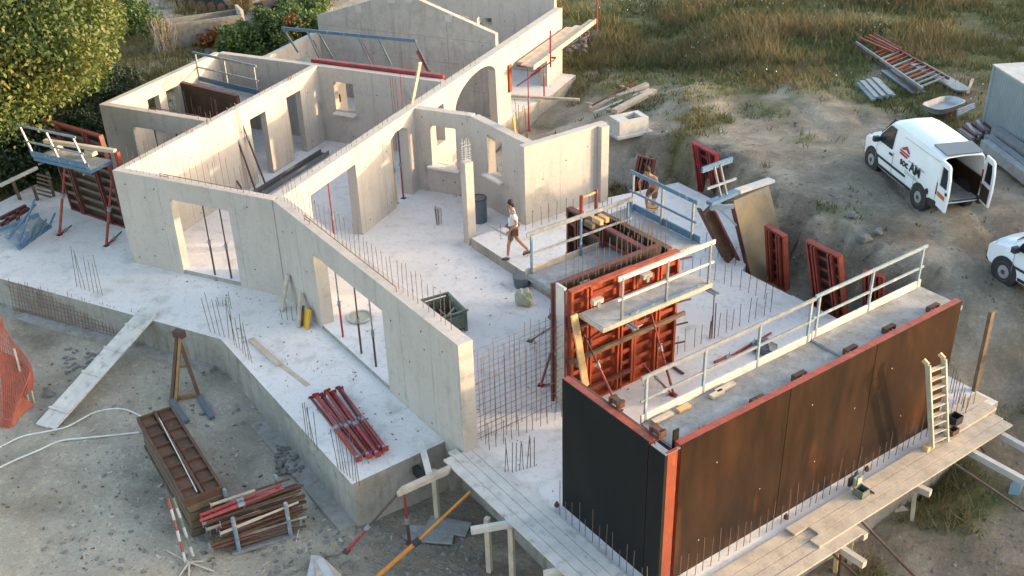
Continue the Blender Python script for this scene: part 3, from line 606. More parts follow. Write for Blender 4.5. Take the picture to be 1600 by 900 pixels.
MB().obox(W(5.75, 6.80, 2.60), U2, V2, Z, 2.5, .035, .18).build('toe_board', 'blue_steel', t)
t = thing('steel_stand', 'small red steel frame standing on the dark cross formwork beside the bare wall', 'frame', at(920, 352, 2.9))
p0, p1 = W(5.25, 5.75, 2.3), W(5.55, 6.4, 2.3)
p0, p1 = at(908, 350, 2.6), at(931, 340, 2.6)
MB().beam(p0-Z*.3, p0+Z*.75, .07, .07).beam(p1-Z*.3, p1+Z*.75, .07, .07).build('upright', 'red_steel', t); MB().beam(p0+Z*.68, p1+Z*.68, .04, .04).build('crossbar', 'timber_new', t)
c = at(928, 344, 2.9)
for k, (px, py) in enumerate(((921, 352), (934, 346), (943, 342))):
    solo(MB().cbox(at(px, py, 2.9)+Z*.02, U2, V2, Z, .3, .1, .12), 'wedge_block', 'timber_new' if k else 'timber_dark', ['dark wood wedge on the left end of the cross formwork', 'yellow wood wedge on the cross formwork beside the dark one', 'yellow wood wedge farthest along the cross formwork end'][k], 'wedge', 'wedges at the end of the cross formwork')
prop(at(900, 412, .3), at(911, 330, 2.6), 'dark red prop bracing the left end of the cross formwork', 'prop_red', 'prop_red')
for z_ in (1.9,): solo(MB().beam(at(888, 371, 1.9), at(912, 362, 1.9), .16, .1), 'wood_wedge', 'timber_dark', 'dark timber stub sticking out left of the cross formwork', 'timber')
solo(MB().beam(at(889, 398, 2.42), at(930, 382, 2.42), .05, .06), 'batten', 'timber_dark', 'thin dark batten lying on the rear deck beside the guard rail', 'batten')
for k, (z_, L_) in enumerate(((2.7, .35), (2.1, .3), (1.6, .4), (1.0, .35), (.5, .3))): solo(MB().tube(W(8.62, 5.72, z_), W(8.75, 5.72+L_, z_+.03), .022, 6), 'tie_rod', 'dark_red', ['topmost', 'second from the top', 'middle', 'second lowest', 'lowest'][k]+' rod sticking out of the right end of the orange formwork', 'rod', 'rods at the right end of the orange formwork')
for k, z_ in enumerate((.45, 1.35, 2.15)): solo(MB().beam(W(8.80, 2.6, z_), W(8.80, 4.3 if k != 1 else 5.9, z_+.02), .07, .09), 'waler', ['dark_red', 'timber_dark', 'dark_red'][k], ['low', 'middle', 'upper'][k]+' horizontal waler bar across the front of the orange formwork', 'bar', 'waler bars on the orange formwork')
# braces of the double formwork
prop(at(968, 642, 0), at(912, 522, 1.9), 'red brace from the slab up to the left front panel of the double formwork', 'prop_red', 'prop_dark', .03, frac=.62)
prop(at(1053, 618, 0), at(1014, 478, 2.2), 'red brace up to the right front panel of the double formwork', 'red_steel', 'prop_red', .03, frac=.55)
prop(at(1050, 616, 0), at(1003, 567, .6), 'short low red brace at the foot of the right front panel', 'red_steel', 'prop_red', .025)
prop(at(845, 602, 0), at(874, 510, 1.6), 'dark red brace behind the left end of the double formwork beside the rebar mesh', 'prop_red', 'prop_red', .03)
prop(at(845, 602, 0), at(885, 597, .15), 'low red strut at the foot of the brace beside the rebar mesh', 'prop_red', 'prop_red', .025)
prop(at(828, 533, 0), at(868, 507, 1.2), 'dark steel strut reaching to the left end of the double formwork', 'prop_dark', 'prop_dark', .022)
solo(MB().beam(at(858, 492, 2.1), at(908, 535, 1.6), .12, .07), 'timber_strut', 'timber_dark', 'dark timber strut crossing the left end of the double formwork', 'timber')
solo(MB().beam(at(862, 548, 1.2), at(905, 572, 1.0), .1, .06), 'timber_strut', 'timber_grey', 'grey timber strut lower down at the left end of the double formwork', 'timber')
p, q = at(918, 606, .9), at(897, 493, 2.5)
p = W(9.25, 2.85, .75); q = W(9.0, 2.85, 2.5)
solo(MB().beam(at(915, 603, .8), at(897, 492, 2.55), .16, .05, U2), 'raw_plank', 'timber_new', 'bright yellow plank leaning upright against the left edge of the orange panel', 'plank')
solo(MB().path([at(994, 512, 2), at(1004, 507, 2), at(1010, 490, 2.2), at(1012, 478, 2.4)], .012, 5), 'cable', 'galv', 'thin wire loop hanging on the right orange panel', 'wire')
# mesh cage between the wing wall and the double formwork
t = thing('reinforcement_mesh', 'standing rusty wire mesh between the wing wall end and the double formwork', 'wire mesh', W(8.4, 1.5))
for k in range(17):
    b = .42+k*.133
    MB().tube(W(8.38, b, 0), W(8.38+jit(.03), b+jit(.02), 2.35+jit(.25)), .0065, 4).build('vertical_wire', 'rust_bar2' if k % 3 else 'rust_bar', t)
    if k % 2: MB().tube(W(8.55, b, 0), W(8.55+jit(.03), b+jit(.02), 2.0+jit(.3)), .0065, 4).build('vertical_wire', 'rust_bar', t)
for k in range(17):
    z = .08+k*.138
    MB().tube(W(8.39, .38, z), W(8.39, 2.62, z+.02), .005, 4).build('horizontal_wire', 'rust_bar2', t)
    if k % 2: MB().tube(W(8.56, .38, z+.03), W(8.56, 2.6, z+.05), .005, 4).build('horizontal_wire', 'rust_bar', t)
# ------------------------------------------------------------------ left formwork with platform
zb = -.12
uL = X; o = at(192, 362, zb)
fo = V(-24.0, 21.9, zb)
pL, pR = at(118, 325, zb), at(196, 352, zb)
uL = (pR-pL).normalized(); wL = (pR-pL).length+.25; nL = uL.cross(Z).normalized()
if nL.y > 0: nL = -nL
lean = (Z*1+V(-.14, .04, 0)).normalized()
fpanel('dark ribbed shutter panel leaning at the left end of the house', pL, uL, nL, wL, 2.9, 'film_dark', 'dark_red', 'timber_dark', 9, v=lean, group='left formwork')
t = thing('formwork_platform', 'grey deck with blue edge and guard rail on top of the left shutter panel', 'platform', at(110, 250, 2.3), 'platforms hung on the shutters')
a, b_, c, d = at(55, 248, 2.3), at(142, 268, 2.3), at(170, 248, 2.3), at(60, 233, 2.3)
ud = (b_-a).normalized(); nd = Z.cross(ud)
deck(t, a, ud, nd, (b_-a).length, .75, 'ply_grey', 'blue_steel')
rail(t, a+Z*.05, b_+Z*.05-ud*.1, 3, .9, 'galv', 'blue_grey', .06, .5, 'blue_steel', lean=V(-.38, .05, 0))
for k in (0.1, .9): MB().tube(a.lerp(b_, k)-Z*.1-nd*.1, a.lerp(b_, k)-Z*.1+nd*.6, .03, 6).build('bracket_tube', 'galv', t)
q0, q1 = at(70, 220, 2.65), at(180, 236, 2.65)
solo(MB().beam(q0, q1, .14, .1), 'timber_beam', 'timber', 'pale timber beam along the top of the left shutter panel behind its deck', 'timber')
solo(MB().beam(q1+V(.05, 0, -.02), at(190, 268, 2.0), .12, .12), 'steel_bracket', 'red_steel', 'orange steel bracket at the right end of the left shutter panel', 'bracket')
for px, py, lab in ((88, 228, 'pale wood block under the beam on the left, near the worker in red'), (142, 238, 'pale wood block under the beam on the right, near the white shirt')):
    cc = at(px, py, 2.5); solo(MB().cbox(cc, ud, nd, Z, .3, .2, .16), 'wood_block', 'timber', lab, 'block', 'blocks on the left shutter')
prop(at(93, 367, zb), at(101, 262, 2.0), 'left one of two red props bracing the left shutter panel', 'red_steel', 'prop_red', .04, frac=.6)
prop(at(166, 384, zb), at(174, 285, 2.0), 'right one of two red props bracing the left shutter panel', 'red_steel', 'prop_red', .04, frac=.6)
prop(at(166, 384, zb), at(190, 362, zb+.1), 'low red strut at the foot of the right red prop by the house corner', 'prop_red', 'prop_dark', .03)
prop(at(93, 367, zb), at(112, 352, zb+.1), 'low red strut at the foot of the left red prop', 'prop_red', 'prop_dark', .03)
# blue folded platform and red frames at far left
t = thing('folded_platform', 'blue folded work platform tipped over at the left edge of the slab', 'platform', at(35, 370, zb))
a, b_ = at(-2, 365, .35), at(30, 391, zb+.03); c = at(80, 355, zb+.1); d = at(62, 340, .45)
MB().prism([[(0, 0), (1, 0), (1, 1), (0, 1)]], lambda s, z: (a*(1-s)+b_*s)*(1-z)+(d*(1-s)+c*s)*z, Z*.04).build('deck', 'blue_grey', t)
for k in range(4): p = b_.lerp(c, .1+.27*k); MB().beam(p+Z*.03, p+Z*.45+V(.15, .25, 0), .05, .05).build('strut', 'blue_steel', t)
MB().beam(b_+Z*.06, c+Z*.06, .07, .12).beam(a+Z*.1, d+Z*.1, .06, .1).build('edge_beam', 'blue_steel', t)
MB().beam(a.lerp(b_, .5)+Z*.1, d+Z*.45, .05, .05).beam(b_+Z*.12, d+Z*.6, .04, .04).build('brace', 'blue_steel', t)
t = thing('bar_heap', 'dark red steel frame lying behind the blue folded platform', 'frame', at(15, 345, -.2))
for (x0, y0, x1, y1) in ((0, 352, 45, 326), (0, 342, 40, 322), (10, 360, 12, 340), (28, 345, 28, 330), (0, 366, 22, 352)): MB().beam(at(x0, y0, .1), at(x1, y1, .1), .1, .1).build('bar', 'dark_red', t)
t = thing('timber_trestle', 'rough timber trestle standing in the shade left of the left shutter panel', 'trestle', G(40, 310))
for (x0, y0, z0, x1, y1, z1) in ((0, 290, .8, 58, 262, .9), (18, 278, .8, 34, 318, -.3), (52, 293, .7, 60, 316, -.3), (74, 270, 1.0, 86, 312, -.3)): MB().beam(at(x0, y0, z0), at(x1, y1, z1), .09, .09).build('pole', 'timber_dark' if x0 else 'timber_grey', t)
for k in range(6): MB().beam(at(58, 272+k*6, .9-k*.2), at(80, 278+k*6, .9-k*.2), .05, .04).build('rung', 'timber_dark', t)
# ------------------------------------------------------------------ formwork inside the rear left room
a, b_ = V(-23.9, 28.3, 0), V(-21.3, 27.4, 0)
a, b_ = at(277, 128, 2.3), at(368, 150, 2.3); a.z = b_.z = 0; u_ = (b_-a).normalized()
fpanel('dark brown shutter panel standing in the rear left room behind a row of starter bars', a, u_, Z.cross(u_), (b_-a).length, 2.3, 'film_dark', 'dark_red', 'dark_red', 5, group='rear room formwork')
row(a+V(.3, -.35, 0), b_+V(-.1, -.35, 0), 15, 1.9, floor, .35, .009, 'rust_bar2')
t = thing('formwork_platform', 'blue guard rail and narrow deck above the dark panel in the rear left room', 'platform', a+Z*2.2, 'platforms hung on the shutters')
n_ = Z.cross(u_); p, q = a+n_*.95+Z*2.05, b_+n_*.95+Z*2.05
deck(t, a+n_*.2+Z*1.95, u_, n_, (b_-a).length, .75, 'ply_grey', 'blue_steel')
rail(t, p, q, 3, 1.0, 'galv', 'blue_grey', .08, .5, 'blue_steel')
# long props leaning in the front room, beam on the floor
prop(at(399, 297, 0), at(354, 168, 2.8), 'left one of two long dark poles leaning on the inner wall of the front room', 'prop_dark', 'prop_dark', .03, frac=.6, plates=False)
prop(at(417, 294, 0), at(366, 161, 2.8), 'right one of two long dark poles leaning on the inner wall of the front room', 'prop_dark', 'prop_dark', .03, frac=.6, plates=False)
prop(at(378, 295, .3), at(350, 252, 1.0), 'short dark pole leaning below the two long ones in the front room', 'prop_dark', 'timber_new', .03, frac=.7, plates=False)
t = thing('steel_channel', 'long dark steel channel lying on the floor of the front room', 'beam', at(455, 272, 0))
p, q = at(404, 305, .06), at(508, 240, .06); d_ = (q-p).normalized(); s_ = d_.cross(Z)
MB().obox(p-s_*.15, d_, s_, Z, (q-p).length, .3, .03).build('web', 'prop_dark', t); MB().obox(p-s_*.18, d_, s_, Z, (q-p).length, .028, .14).obox(p+s_*.15, d_, s_, Z, (q-p).length, .028, .14).build('flange', 'grey_panel', t)
# board and bars standing on the wall
solo(MB().beam(V(-16.35, 27.2, 1.6), at(656, 98, 4.0), .16, .05, X), 'raw_plank', 'timber', 'pale plank standing upright beside the wall junction in the middle', 'plank')
for k in range(5): rebar(V(-16.6+k*.09, 27.0, 1.2), 2.4+jit(.1), floor, .009, .02, 'prop_red')
cluster((-14.2+2.1, 26.4+.3, 0), 9, 3.2, floor, .25, .3)
t = thing('raw_plank', 'orange lit plank leaning behind the end of the partition wall', 'plank', at(803, 200, 2.6))
MB().beam(at(806, 212, 2.2), at(802, 182, 3.0), .14, .05, X).build('board', 'timber_new', t)
# props below the lintels
for k, (bx, by, lab) in enumerate(((525, 537, 'first steel prop from the left under the wide lintel of the wing wall'), (552, 564, 'second steel prop from the left under the wide wing lintel'), (574, 585, 'third steel prop under the wide wing lintel, left of the last one'), (599, 606, 'last steel prop on the right under the wide wing lintel'))):
    p = at(bx, by, zb); a_, b0 = wl(p); b0 = .17; p = W(a_, b0, zb); prop(p, p+Z*(2.01-zb), lab, 'prop_red' if k in (0,) else 'prop_dark', 'prop_dark' if k % 2 else 'galv', .026)
for x_, lab in ((-18.35, 'left steel prop in the doorway of the front wall'), (-17.8, 'right steel prop in the doorway of the front wall')):
    prop((x_, 19.92, -.12), (x_, 19.92, 2.13), lab, 'prop_dark', 'prop_dark', .026)
prop((-15.98, 21.9+.4, 0), (-15.98, 22.3, 2.2), 'red and white prop under the lintel of the wide opening in the long middle wall', 'prop_red', 'prop_red', .03)
prop((-15.98, 25.75, 0), (-15.98, 25.75, 2.25), 'orange prop in the narrow arched doorway', 'timber_new', 'timber_new', .03)
prop((-15.98, 26.15, 0), (-15.98, 26.15, 2.3), 'dark prop beside the orange one in the narrow arched doorway', 'prop_red', 'prop_dark', .03)
for x_, lab in ((-23.35, 'left prop in the doorway of the rear left room'), (-22.5, 'right prop in the doorway of the rear left room')): prop((x_, 23.87, 0), (x_, 23.87, 2.12), lab, 'prop_dark', 'prop_dark', .026)
solo(MB().beam(V(-21.35, 28.0, 0), V(-21.30, 27.85, 1.95), .14, .05, X), 'raw_plank', 'timber_new', 'orange lit plank standing in the rear doorway of the front room', 'plank')
# tilted blue rail frame in the rear room
t = thing('folded_rail', 'long tilted blue guard rail frame leaning over red beams in the rear room', 'guard rail', V(-19.5, 30.2, 2.2))
T0, T1 = at(440, 44, 3.1), at(650, 64, 3.1); 
MB().beam(T0, T1, .05, .11).build('top_rail', 'blue_steel', t)
for x0, y0, x1, y1 in ((443, 46, 466, 82), (480, 50, 503, 96), (498, 52, 520, 90), (560, 58, 582, 104), (592, 61, 612, 102), (648, 64, 672, 112)):
    MB().beam(at(x0, y0, 3.08), at(x1, y1, 2.3), .05, .06).build('post', 'grey_panel', t)
for x0, y0, x1, y1 in ((488, 64, 504, 98), (567, 70, 584, 106), (652, 80, 672, 116)): MB().beam(at(x0, y0, 2.8), at(x1, y1, 2.2), .09, .09).build('strut', 'prop_dark' if x0 < 600 else 'red_steel', t)
solo(MB().obox(V(-21.4, 29.72, 2.42), X, Y, Z, 5.1, .12, .36), 'red_steel_beam', 'prop_red', 'long red steel beam behind the cross wall in the rear room', 'beam')
solo(MB().obox(V(-22.2, 29.92, 2.5), X, Y, Z, 5.4, .55, .07), 'grey_deck', 'olive_steel', 'dark narrow deck behind the red beam in the rear room', 'deck')
# ------------------------------------------------------------------ shutters standing in the pit on the garage side
def qpanel(lab, b0, b1, t0, z0, z1, face='film_dark', frame='orange_steel', rib='dark_red', back=True, **k):
    p, q = at(*b0, z0), at(*b1, z0); u = (q-p).normalized(); z1 = min((z1-.6+i_*.02 for i_ in range(61)), key=lambda z: abs((at(*t0, z)-p).dot(u))); r_ = at(*t0, z1)
    h = (r_-p); h = h-u*h.dot(u); v = h.normalized(); n_ = u.cross(v)
    if not back: return fpanel(lab, p, u, -n_, (q-p).length, h.length, face, frame, rib, v=v, **k)
    return fpanel(lab, p-n_*.12, u, n_, (q-p).length, h.length, face, frame, rib, v=v, **k)
gp = 'shutters leaning in the pit'
qpanel('dark red shutter leaning back at the far left end of the pit beside a worker', (985, 303), (1010, 310), (1003, 244), 0, 1.75, frame='dark_red', group=gp, nrib=4)
qpanel('dark red shutter standing alone at the far end of the pit behind blue rails', (1092, 298), (1128, 318), (1081, 222), -.1, 2.0, frame='prop_red', group=gp, nrib=4)
qpanel('small red shutter standing in the pit right of the big plywood sheet', (1200, 436), (1229, 455), (1196, 352), -.3, 1.65, frame='red_steel', group=gp, nrib=4)
qpanel('wider red shutter standing in the pit midway along the slab edge', (1272, 478), (1322, 505), (1260, 376), -.3, 1.9, frame='red_steel', group=gp, nrib=5)
qpanel('red shutter half hidden behind the white guard rail at the right of the pit', (1349, 492), (1380, 500), (1348, 425), -.3, 1.2, frame='red_steel', group=gp, nrib=4)
p, q = at(1142, 404, .3), at(1104, 328, 1.9)
t = thing('narrow_shutter', 'narrow brown shutter leaning diagonally left of the big plywood sheet', 'formwork panel', p)
MB().beam(p, q, .34, .12, U2).build('face', 'timber_rust', t); MB().beam(p-X*.2, q-X*.2, .05, .14, U2).beam(p+X*.19, q+X*.19, .05, .14, U2).build('frame', 'dark_red', t)
qpanel('big plywood-faced shutter leaning in the pit, its pale worn face to the house', (1178, 448), (1232, 421), (1146, 314), -.35, 2.35, face='film_old', frame='dark_red', back=False, group=gp)
t = thing('formwork_platform', 'blue and white deck with blue rail on top of the plywood-faced shutter', 'platform', at(1150, 310, 2.4), 'platforms hung on the shutters')
p, q, r_ = at(1108, 318, 2.35), at(1152, 299, 2.35), at(1206, 281, 2.35)
MB().beam(p, q, .2, .09).build('deck', 'blue_steel', t); MB().beam(q, r_, .24, .07).build('deck', 'white_dirty', t)
MB().beam(at(1110, 325, 2.2), at(1146, 322, 2.2), .1, .1).beam(at(1123, 326, 2.15), at(1150, 352, 1.6), .06, .06).build('bracket', 'blue_grey', t)
MB().beam(at(1126, 306, 2.4), at(1116, 260, 3.4), .05, .05).build('post', 'galv', t); MB().beam(at(1135, 303, 2.4), at(1125, 257, 3.4), .05, .05).build('post', 'galv', t)
MB().beam(at(1097, 266, 3.4), at(1144, 249, 3.4), .06, .14).build('top_rail', 'blue_steel', t); MB().beam(at(1105, 295, 2.8), at(1150, 279, 2.8), .04, .06).build('mid_rail', 'blue_grey', t)
# ------------------------------------------------------------------ plank walkways outside the slab
def planks(lab0, o, u, n_, L_, rows, w_, z, mt='timber_grey', group='walkway planks', wob=.25):
    for k, lb in enumerate(rows):
        e0, e1 = jit(wob), jit(wob)
        mb = MB().obox(o+n_*(k*(w_+.012))+u*(e0)+Z*(z+jit(.008)), u, n_, Z, L_+e1, w_, .04)
        solo(mb, 'walkway_plank', mt, lb, 'plank', group)
planks('', W(8.45, -.47), U2, V2, 6.2, ['long grey plank at the outer edge of the front walkway', 'second plank from the outside of the front walkway', 'third plank from the outside of the front walkway', 'inner plank of the front walkway lying against the slab edge'], .205, .02, wob=.12)
planks('', W(14.12, .6), V2, U2, 4.0, ['inner plank of the near half of the right-hand walkway', 'second plank of the near half of the right-hand walkway', 'third plank of the near half of the right-hand walkway', 'outer plank of the near half of the right-hand walkway, in the sun'], .22, .01, 'timber', wob=.15)
planks('', W(14.12, 3.7), V2, U2, 5.9, ['inner plank of the far half of the right-hand walkway, beside the starter bars', 'middle plank of the far half of the right-hand walkway under the small box', 'outer plank of the far half of the right-hand walkway'], .225, .055, 'timber', wob=.25)
planks('', W(13.7, 8.3), V2, U2, 1.55, ['short plank beyond the ladder at the far end of the right-hand walkway', 'short outer plank stacked at the far end of the right-hand walkway'], .3, .10, 'timber', wob=.1)
# ledgers, posts and braces under them
gl = 'cross timbers under the walkways'
def ledger(p, q, lab, mt='timber_grey', w_=.09, h=.14): solo(MB().beam(p, q, w_, h), 'cross_timber', mt, lab, 'timber', gl)
ledger(at(736, 829, -.05), W(11.1, .28, -.05), 'cross timber sticking out of the front walkway nearer the house')
ledger(at(850, 898, -.05), W(12.6, .28, -.05), 'cross timber under the front walkway at the bottom edge')
t = thing('timber_bundle', 'three pale battens side by side jutting left from the start of the front walkway', 'timber', at(660, 750, .02))
for k in range(3): MB().beam(at(624, 769, .0)+V2*0+Y*(.075*k-.07), at(703, 733, .02)+Y*(.075*k-.07), .07, .1).build('batten', 'timber', t)
ledger(at(1384, 682+0, -.07)+V(0,0,0), at(1384, 682, -.07)-U2*.3, 'stub of cross timber under the right walkway beside the ladder')
for (a_, L_, lab) in ((14.2, 1.3, ''),): pass
for px, py, px2, py2, lab in ((1351, 882, 1290, 842, 'pale cross timber under the near part of the right-hand walkway'), (1353, 839, 1318, 816, 'short double cross timber at the step of the right-hand walkway'), (1454, 771, 1418, 755, 'short pale cross timber sticking out from the middle of the right-hand walkway'), (1615, 760, 1500, 697, 'long white board running out to the right from the walkway'), (1640, 722, 1548, 671, 'long white board at the very end of the right-hand walkway')):
    e = at(px, py, -.05); s_ = at(px2, py2, -.05); ledger(e, s_+(s_-e).normalized()*.5, lab, 'timber' if px < 1500 else 'white_dirty', .12)
gp2 = 'wooden posts under the walkways'
for px, py, a_, lab in ((684, 812, None, 'wooden post under the battens at the head of the front walkway'), (765, 893, None, 'wooden post under the front walkway standing on a pad'), (801, 905, None, 'second wooden post under the front walkway, behind the first')):
    p = G(px, py); solo(MB().beam(p, V(p.x, p.y, -.1), .1, .1), 'wooden_post', 'timber', lab, 'post', gp2)
for px, py, zt, lab in ((1425, 812, -.1, 'thin post under the middle of the right-hand walkway'), (1327, 880, -.1, 'grey wooden post under the right-hand walkway near its step'), (1305, 893, -.12, 'orange-tinted post under the right-hand walkway near the bottom edge')):
    p = G(px, py); solo(MB().beam(p, V(p.x-.1, p.y+.1, zt), .11, .08), 'wooden_post', 'timber' if px != 1305 else 'timber_new', lab, 'post', gp2)
gt = 'dark tubes bracing the right-hand walkway'
for x0, y0, x1, y1, lab in ((1278, 842, 1340, 905, 'dark tube leaning out from the near end of the right-hand walkway'), (1337, 805, 1430, 905, 'long dark tube slanting from the walkway down to the bottom edge of the picture'), (1477, 715, 1620, 815, 'long dark tube slanting right across the grass from the walkway'), (1522, 685, 1537, 708, 'short dark stake at the far end of the right-hand walkway')):
    p = at(x0, y0, 0.0); q = G(x1, y1); solo(MB().tube(p, q+Z*.05, .03, 7), 'brace_tube', 'prop_dark', lab, 'tube', gt)
solo(MB().tube(at(1310, 905, -1.3), at(1316, 850, -.1), .03, 7), 'brace_tube', 'prop_dark', 'upright dark tube crossing the slanting one at the bottom right', 'tube', gt)
t = thing('orange_prop', 'long orange prop slanting from the ground up under the front walkway', 'prop', at(590, 900, -1.3))
p, q = at(585, 905, -1.3), at(735, 768, -.1); m_ = at(652, 846, -.75)
MB().tube(p, m_, .045, 8).build('outer_tube', 'prop_orange', t); MB().tube(m_, q, .03, 8).build('inner_tube', 'prop_orange', t); MB().tube(m_-(q-p).normalized()*.1, m_+(q-p).normalized()*.06, .07, 8).build('collar', 'black_plastic', t)
prop(G(541, 862), at(619, 774, -.06), 'dark red prop slanting up to the batten bundle in front of the terrace corner', 'prop_red', 'prop_dark', .035, frac=.45)
prop(G(640, 850), at(632, 774, -.06), 'dark red upright prop under the end of the batten bundle', 'prop_dark', 'prop_red', .035, frac=.5)
solo(MB().beam(at(657, 688, .1), at(671, 742, .06), .13, .05), 'short_plank', 'timber_grey', 'short pale plank leaning on the wing wall above the batten bundle', 'plank')
solo(MB().cbox(at(657, 741, -.45), U2, V2, Z, .4, .14, .2), 'dark_opening_block', 'black_plastic', 'small dark vent set in the slab side under the battens', 'vent')
# broken slabs of board on the ground under the walkway
for px, py, lab, s_, a_ in ((672, 838, 'grey rough board lying on the ground below the front walkway', 1.0, .3), (700, 825, 'second grey board overlapping it beneath the front walkway', .9, .15), (1395, 790, 'weathered board lying in the shade under the right-hand walkway', 1.0, 2.4), (1460, 580+200, '', 0, 0)):
    if s_: c = G(px, py); u_ = V(math.cos(a_), math.sin(a_), 0); solo(MB().cbox(c+Z*.05, u_, Z.cross(u_), (Z+u_*.08).normalized(), s_, .45*s_ if px < 1000 else .28, .05), 'loose_board', 'timber_grey' if px > 1000 else 'ply_grey', lab, 'board', 'boards on the ground under the walkways')
t = thing('loose_boards', 'short splintered board ends lying at the bottom edge left of the orange prop', 'boards', G(500, 895))
for k in range(4): c = G(490+k*9, 888+k*3); u_ = V(math.cos(2.0+k*.25), math.sin(2+k*.25), .05).normalized(); MB().cbox(c+Z*(.06+.02*k), u_, Z.cross(u_).normalized(), Z, .55, .16, .03).build('board', 'timber' if k % 2 else 'white_dirty', t)
# ------------------------------------------------------------------ ladder and things at the right
t = thing('ladder', 'wooden ladder with pale rungs leaning on the right end of the tall brown formwork', 'ladder', at(1455, 690, .1))
b0, b1 = at(1456, 698, .12), at(1479, 688, .12)
n_ = Z.cross((b1-b0).normalized()); lean = (Z*3.0-n_*-.0); T = (at(1450, 570, 2.55)-b0)
for b_ in (b0, b1): MB().beam(b_, b_+T, .04, .11, U2).build('stile', 'alu', t); MB().beam(b_+T, b_+T*1.03-U2*.1, .05, .08).build('hook', 'timber_new', t)
for k in range(9): c0 = b0+T*(.06+k*.108); c1 = b1+T*(.06+k*.108); MB().beam(c0, c1, .09, .03).build('rung', 'timber', t)
p, q = at(1521, 607, .0), at(1551, 486, 2.3)
pb_ = at(1524, 606, .0); solo(MB().beam(pb_-Z*.6, at(1550, 486, 2.25), .13, .08, U2), 'upright_timber', 'timber_dark', 'tall pale timber standing upright outside the far corner of the slab', 'timber')
solo(MB().prism([[(0, 0), (.2, 0), (.2, .28), (.15, .36), (.05, .36), (0, .28)]], lambda s, z: G(1575, 772)+V(s, 0, z+.0), V(.05, .22, 0)).tube(G(1575, 772)+V(.12, .12, .36), G(1575, 772)+V(.12, .12, .44), .035, 8), 'canister', 'canister', 'blue-grey plastic canister standing on the ground beside the long white board', 'canister')
def obox_thing(name, c, lab, cat, a=.3, b=.22, h=.18, mt='olive_steel', u=V2):
    t = thing(name, lab, cat, c); n_ = Z.cross(u); o = c-u*a/2-n_*b/2
    MB().obox(o, u, n_, Z, a, .015, h).obox(o+n_*(b-.015), u, n_, Z, a, .015, h).obox(o+n_*.015, u, n_, Z, .015, b-.03, h).obox(o+u*(a-.015)+n_*.015, u, n_, Z, .015, b-.03, h).build('side', mt, t); MB().obox(o+V(0, 0, .003), u, n_, Z, a, b, .012).build('bottom', 'black_plastic', t); return t
obox_thing('tool_box', at(1345, 773, .1), 'small open green box on the right-hand walkway', 'box', .22, .22, .16)
t = thing('clamp_pair', 'two small steel clamps with a bar lying beside the green box on the walkway', 'clamps', at(1335, 758, .1))
for px in (1329, 1337, 1341): MB().cbox(at(px, 758, .1)+Z*.1, U2, V2, Z, .05, .14, .2).build('clamp', 'black_plastic' if px == 1329 else 'sack', t)
MB().beam(at(1345, 757, .12), at(1366, 771, .12), .03, .03).build('bar', 'prop_dark', t)
obox_thing('tool_box', at(1491, 660, .14), 'dark open box beside the ladder on the far walkway', 'box', .25, .22, .18, 'black_plastic')
obox_thing('tool_box', at(1488, 677, .14), 'small brown box at the foot of the ladder on its right', 'box', .22, .16, .12, 'timber_rust')
solo(MB().cbox(at(1448, 700, .15), U2, V2, Z, .12, .1, .1), 'wedge_block', 'timber_new', 'small yellow wood block at the foot of the ladder', 'block')
for px, py, lab in ((870, 791, 'small dark bolt at the foot of the black panel on the front walkway'), (1228, 810, 'small dark nut by the near planks below the brown panel'), (1338, 743, 'small blue item on the slab edge above the clamps'), (1354, 735, 'small dark item on the slab edge beside the blue one')):
    solo(MB().tube(at(px, py, .06), at(px, py, .06)+Z*.06, .05, 6).tube(at(px, py, .06)+Z*.06, at(px, py, .06)+Z*.11, .025, 6), 'wing_nut', 'blue_steel' if px == 1338 else 'prop_dark', lab, 'nut')
# ------------------------------------------------------------------ on the terrace
gpp = 'red props in the pile on the terrace'
random.seed(3)
for k in range(11):
    s_ = k/10; c0 = at(487+44*s_+jit(2), 622-14*s_+jit(3), -.12+.08*(k % 3)); c1 = at(560+42*s_+jit(3), 716-13*s_+jit(4), -.12+.08*((k+1) % 3))
    where = ['outermost on the left', 'second from the left', 'third from the left', 'fourth from the left', 'just left of the middle', 'in the middle', 'just right of the middle', 'fourth from the right', 'third from the right', 'second from the right', 'outermost on the right'][k]
    t = thing('steel_prop', f'dirty red prop lying in the terrace pile, {where}', 'prop', c0, gpp); m_ = c0.lerp(c1, .55); d_ = (c1-c0).normalized()
    MB().tube(c0, m_, .03, 8).build('inner_tube', 'prop_red' if k % 3 else 'dark_red', t); MB().tube(m_-d_*.08, c1, .042, 8).build('outer_tube', 'prop_red' if k % 4 else 'red_steel', t)
    MB().cbox(c1, d_, d_.cross(Z).normalized(), d_.cross(Z).cross(d_).normalized(), .012, .13, .13).cbox(c0, d_, d_.cross(Z).normalized(), d_.cross(Z).cross(d_).normalized(), .012, .12, .12).build('end_plate', 'prop_red', t)
    MB().tube(m_-d_*.12, m_, .05, 8).build('collar', 'galv', t); MB().tube(c1-d_*.1, c1-d_*.02, .048, 8).build('collar', 'galv', t)
def board(p, q, w_, th, mt, lab, cat='board', name='leaning_board', up=Z, group=None): return solo(MB().beam(p, q, w_, th, up), name, mt, lab, cat, group)
board(at(439, 486, -.12), W(.45, -.06, .75), .2, .04, 'timber', 'pale board leaning on the wing wall left of the yellow one', up=V2)
board(at(466, 512, -.12), W(1.2, -.08, .55), .18, .05, 'timber', 'narrow light board leaning on the wall beside the yellow board', up=V2)
t = thing('yellow_board', 'short thick yellow shuttering board leaning on the wing wall beside the opening', 'board', at(475, 518, -.12))
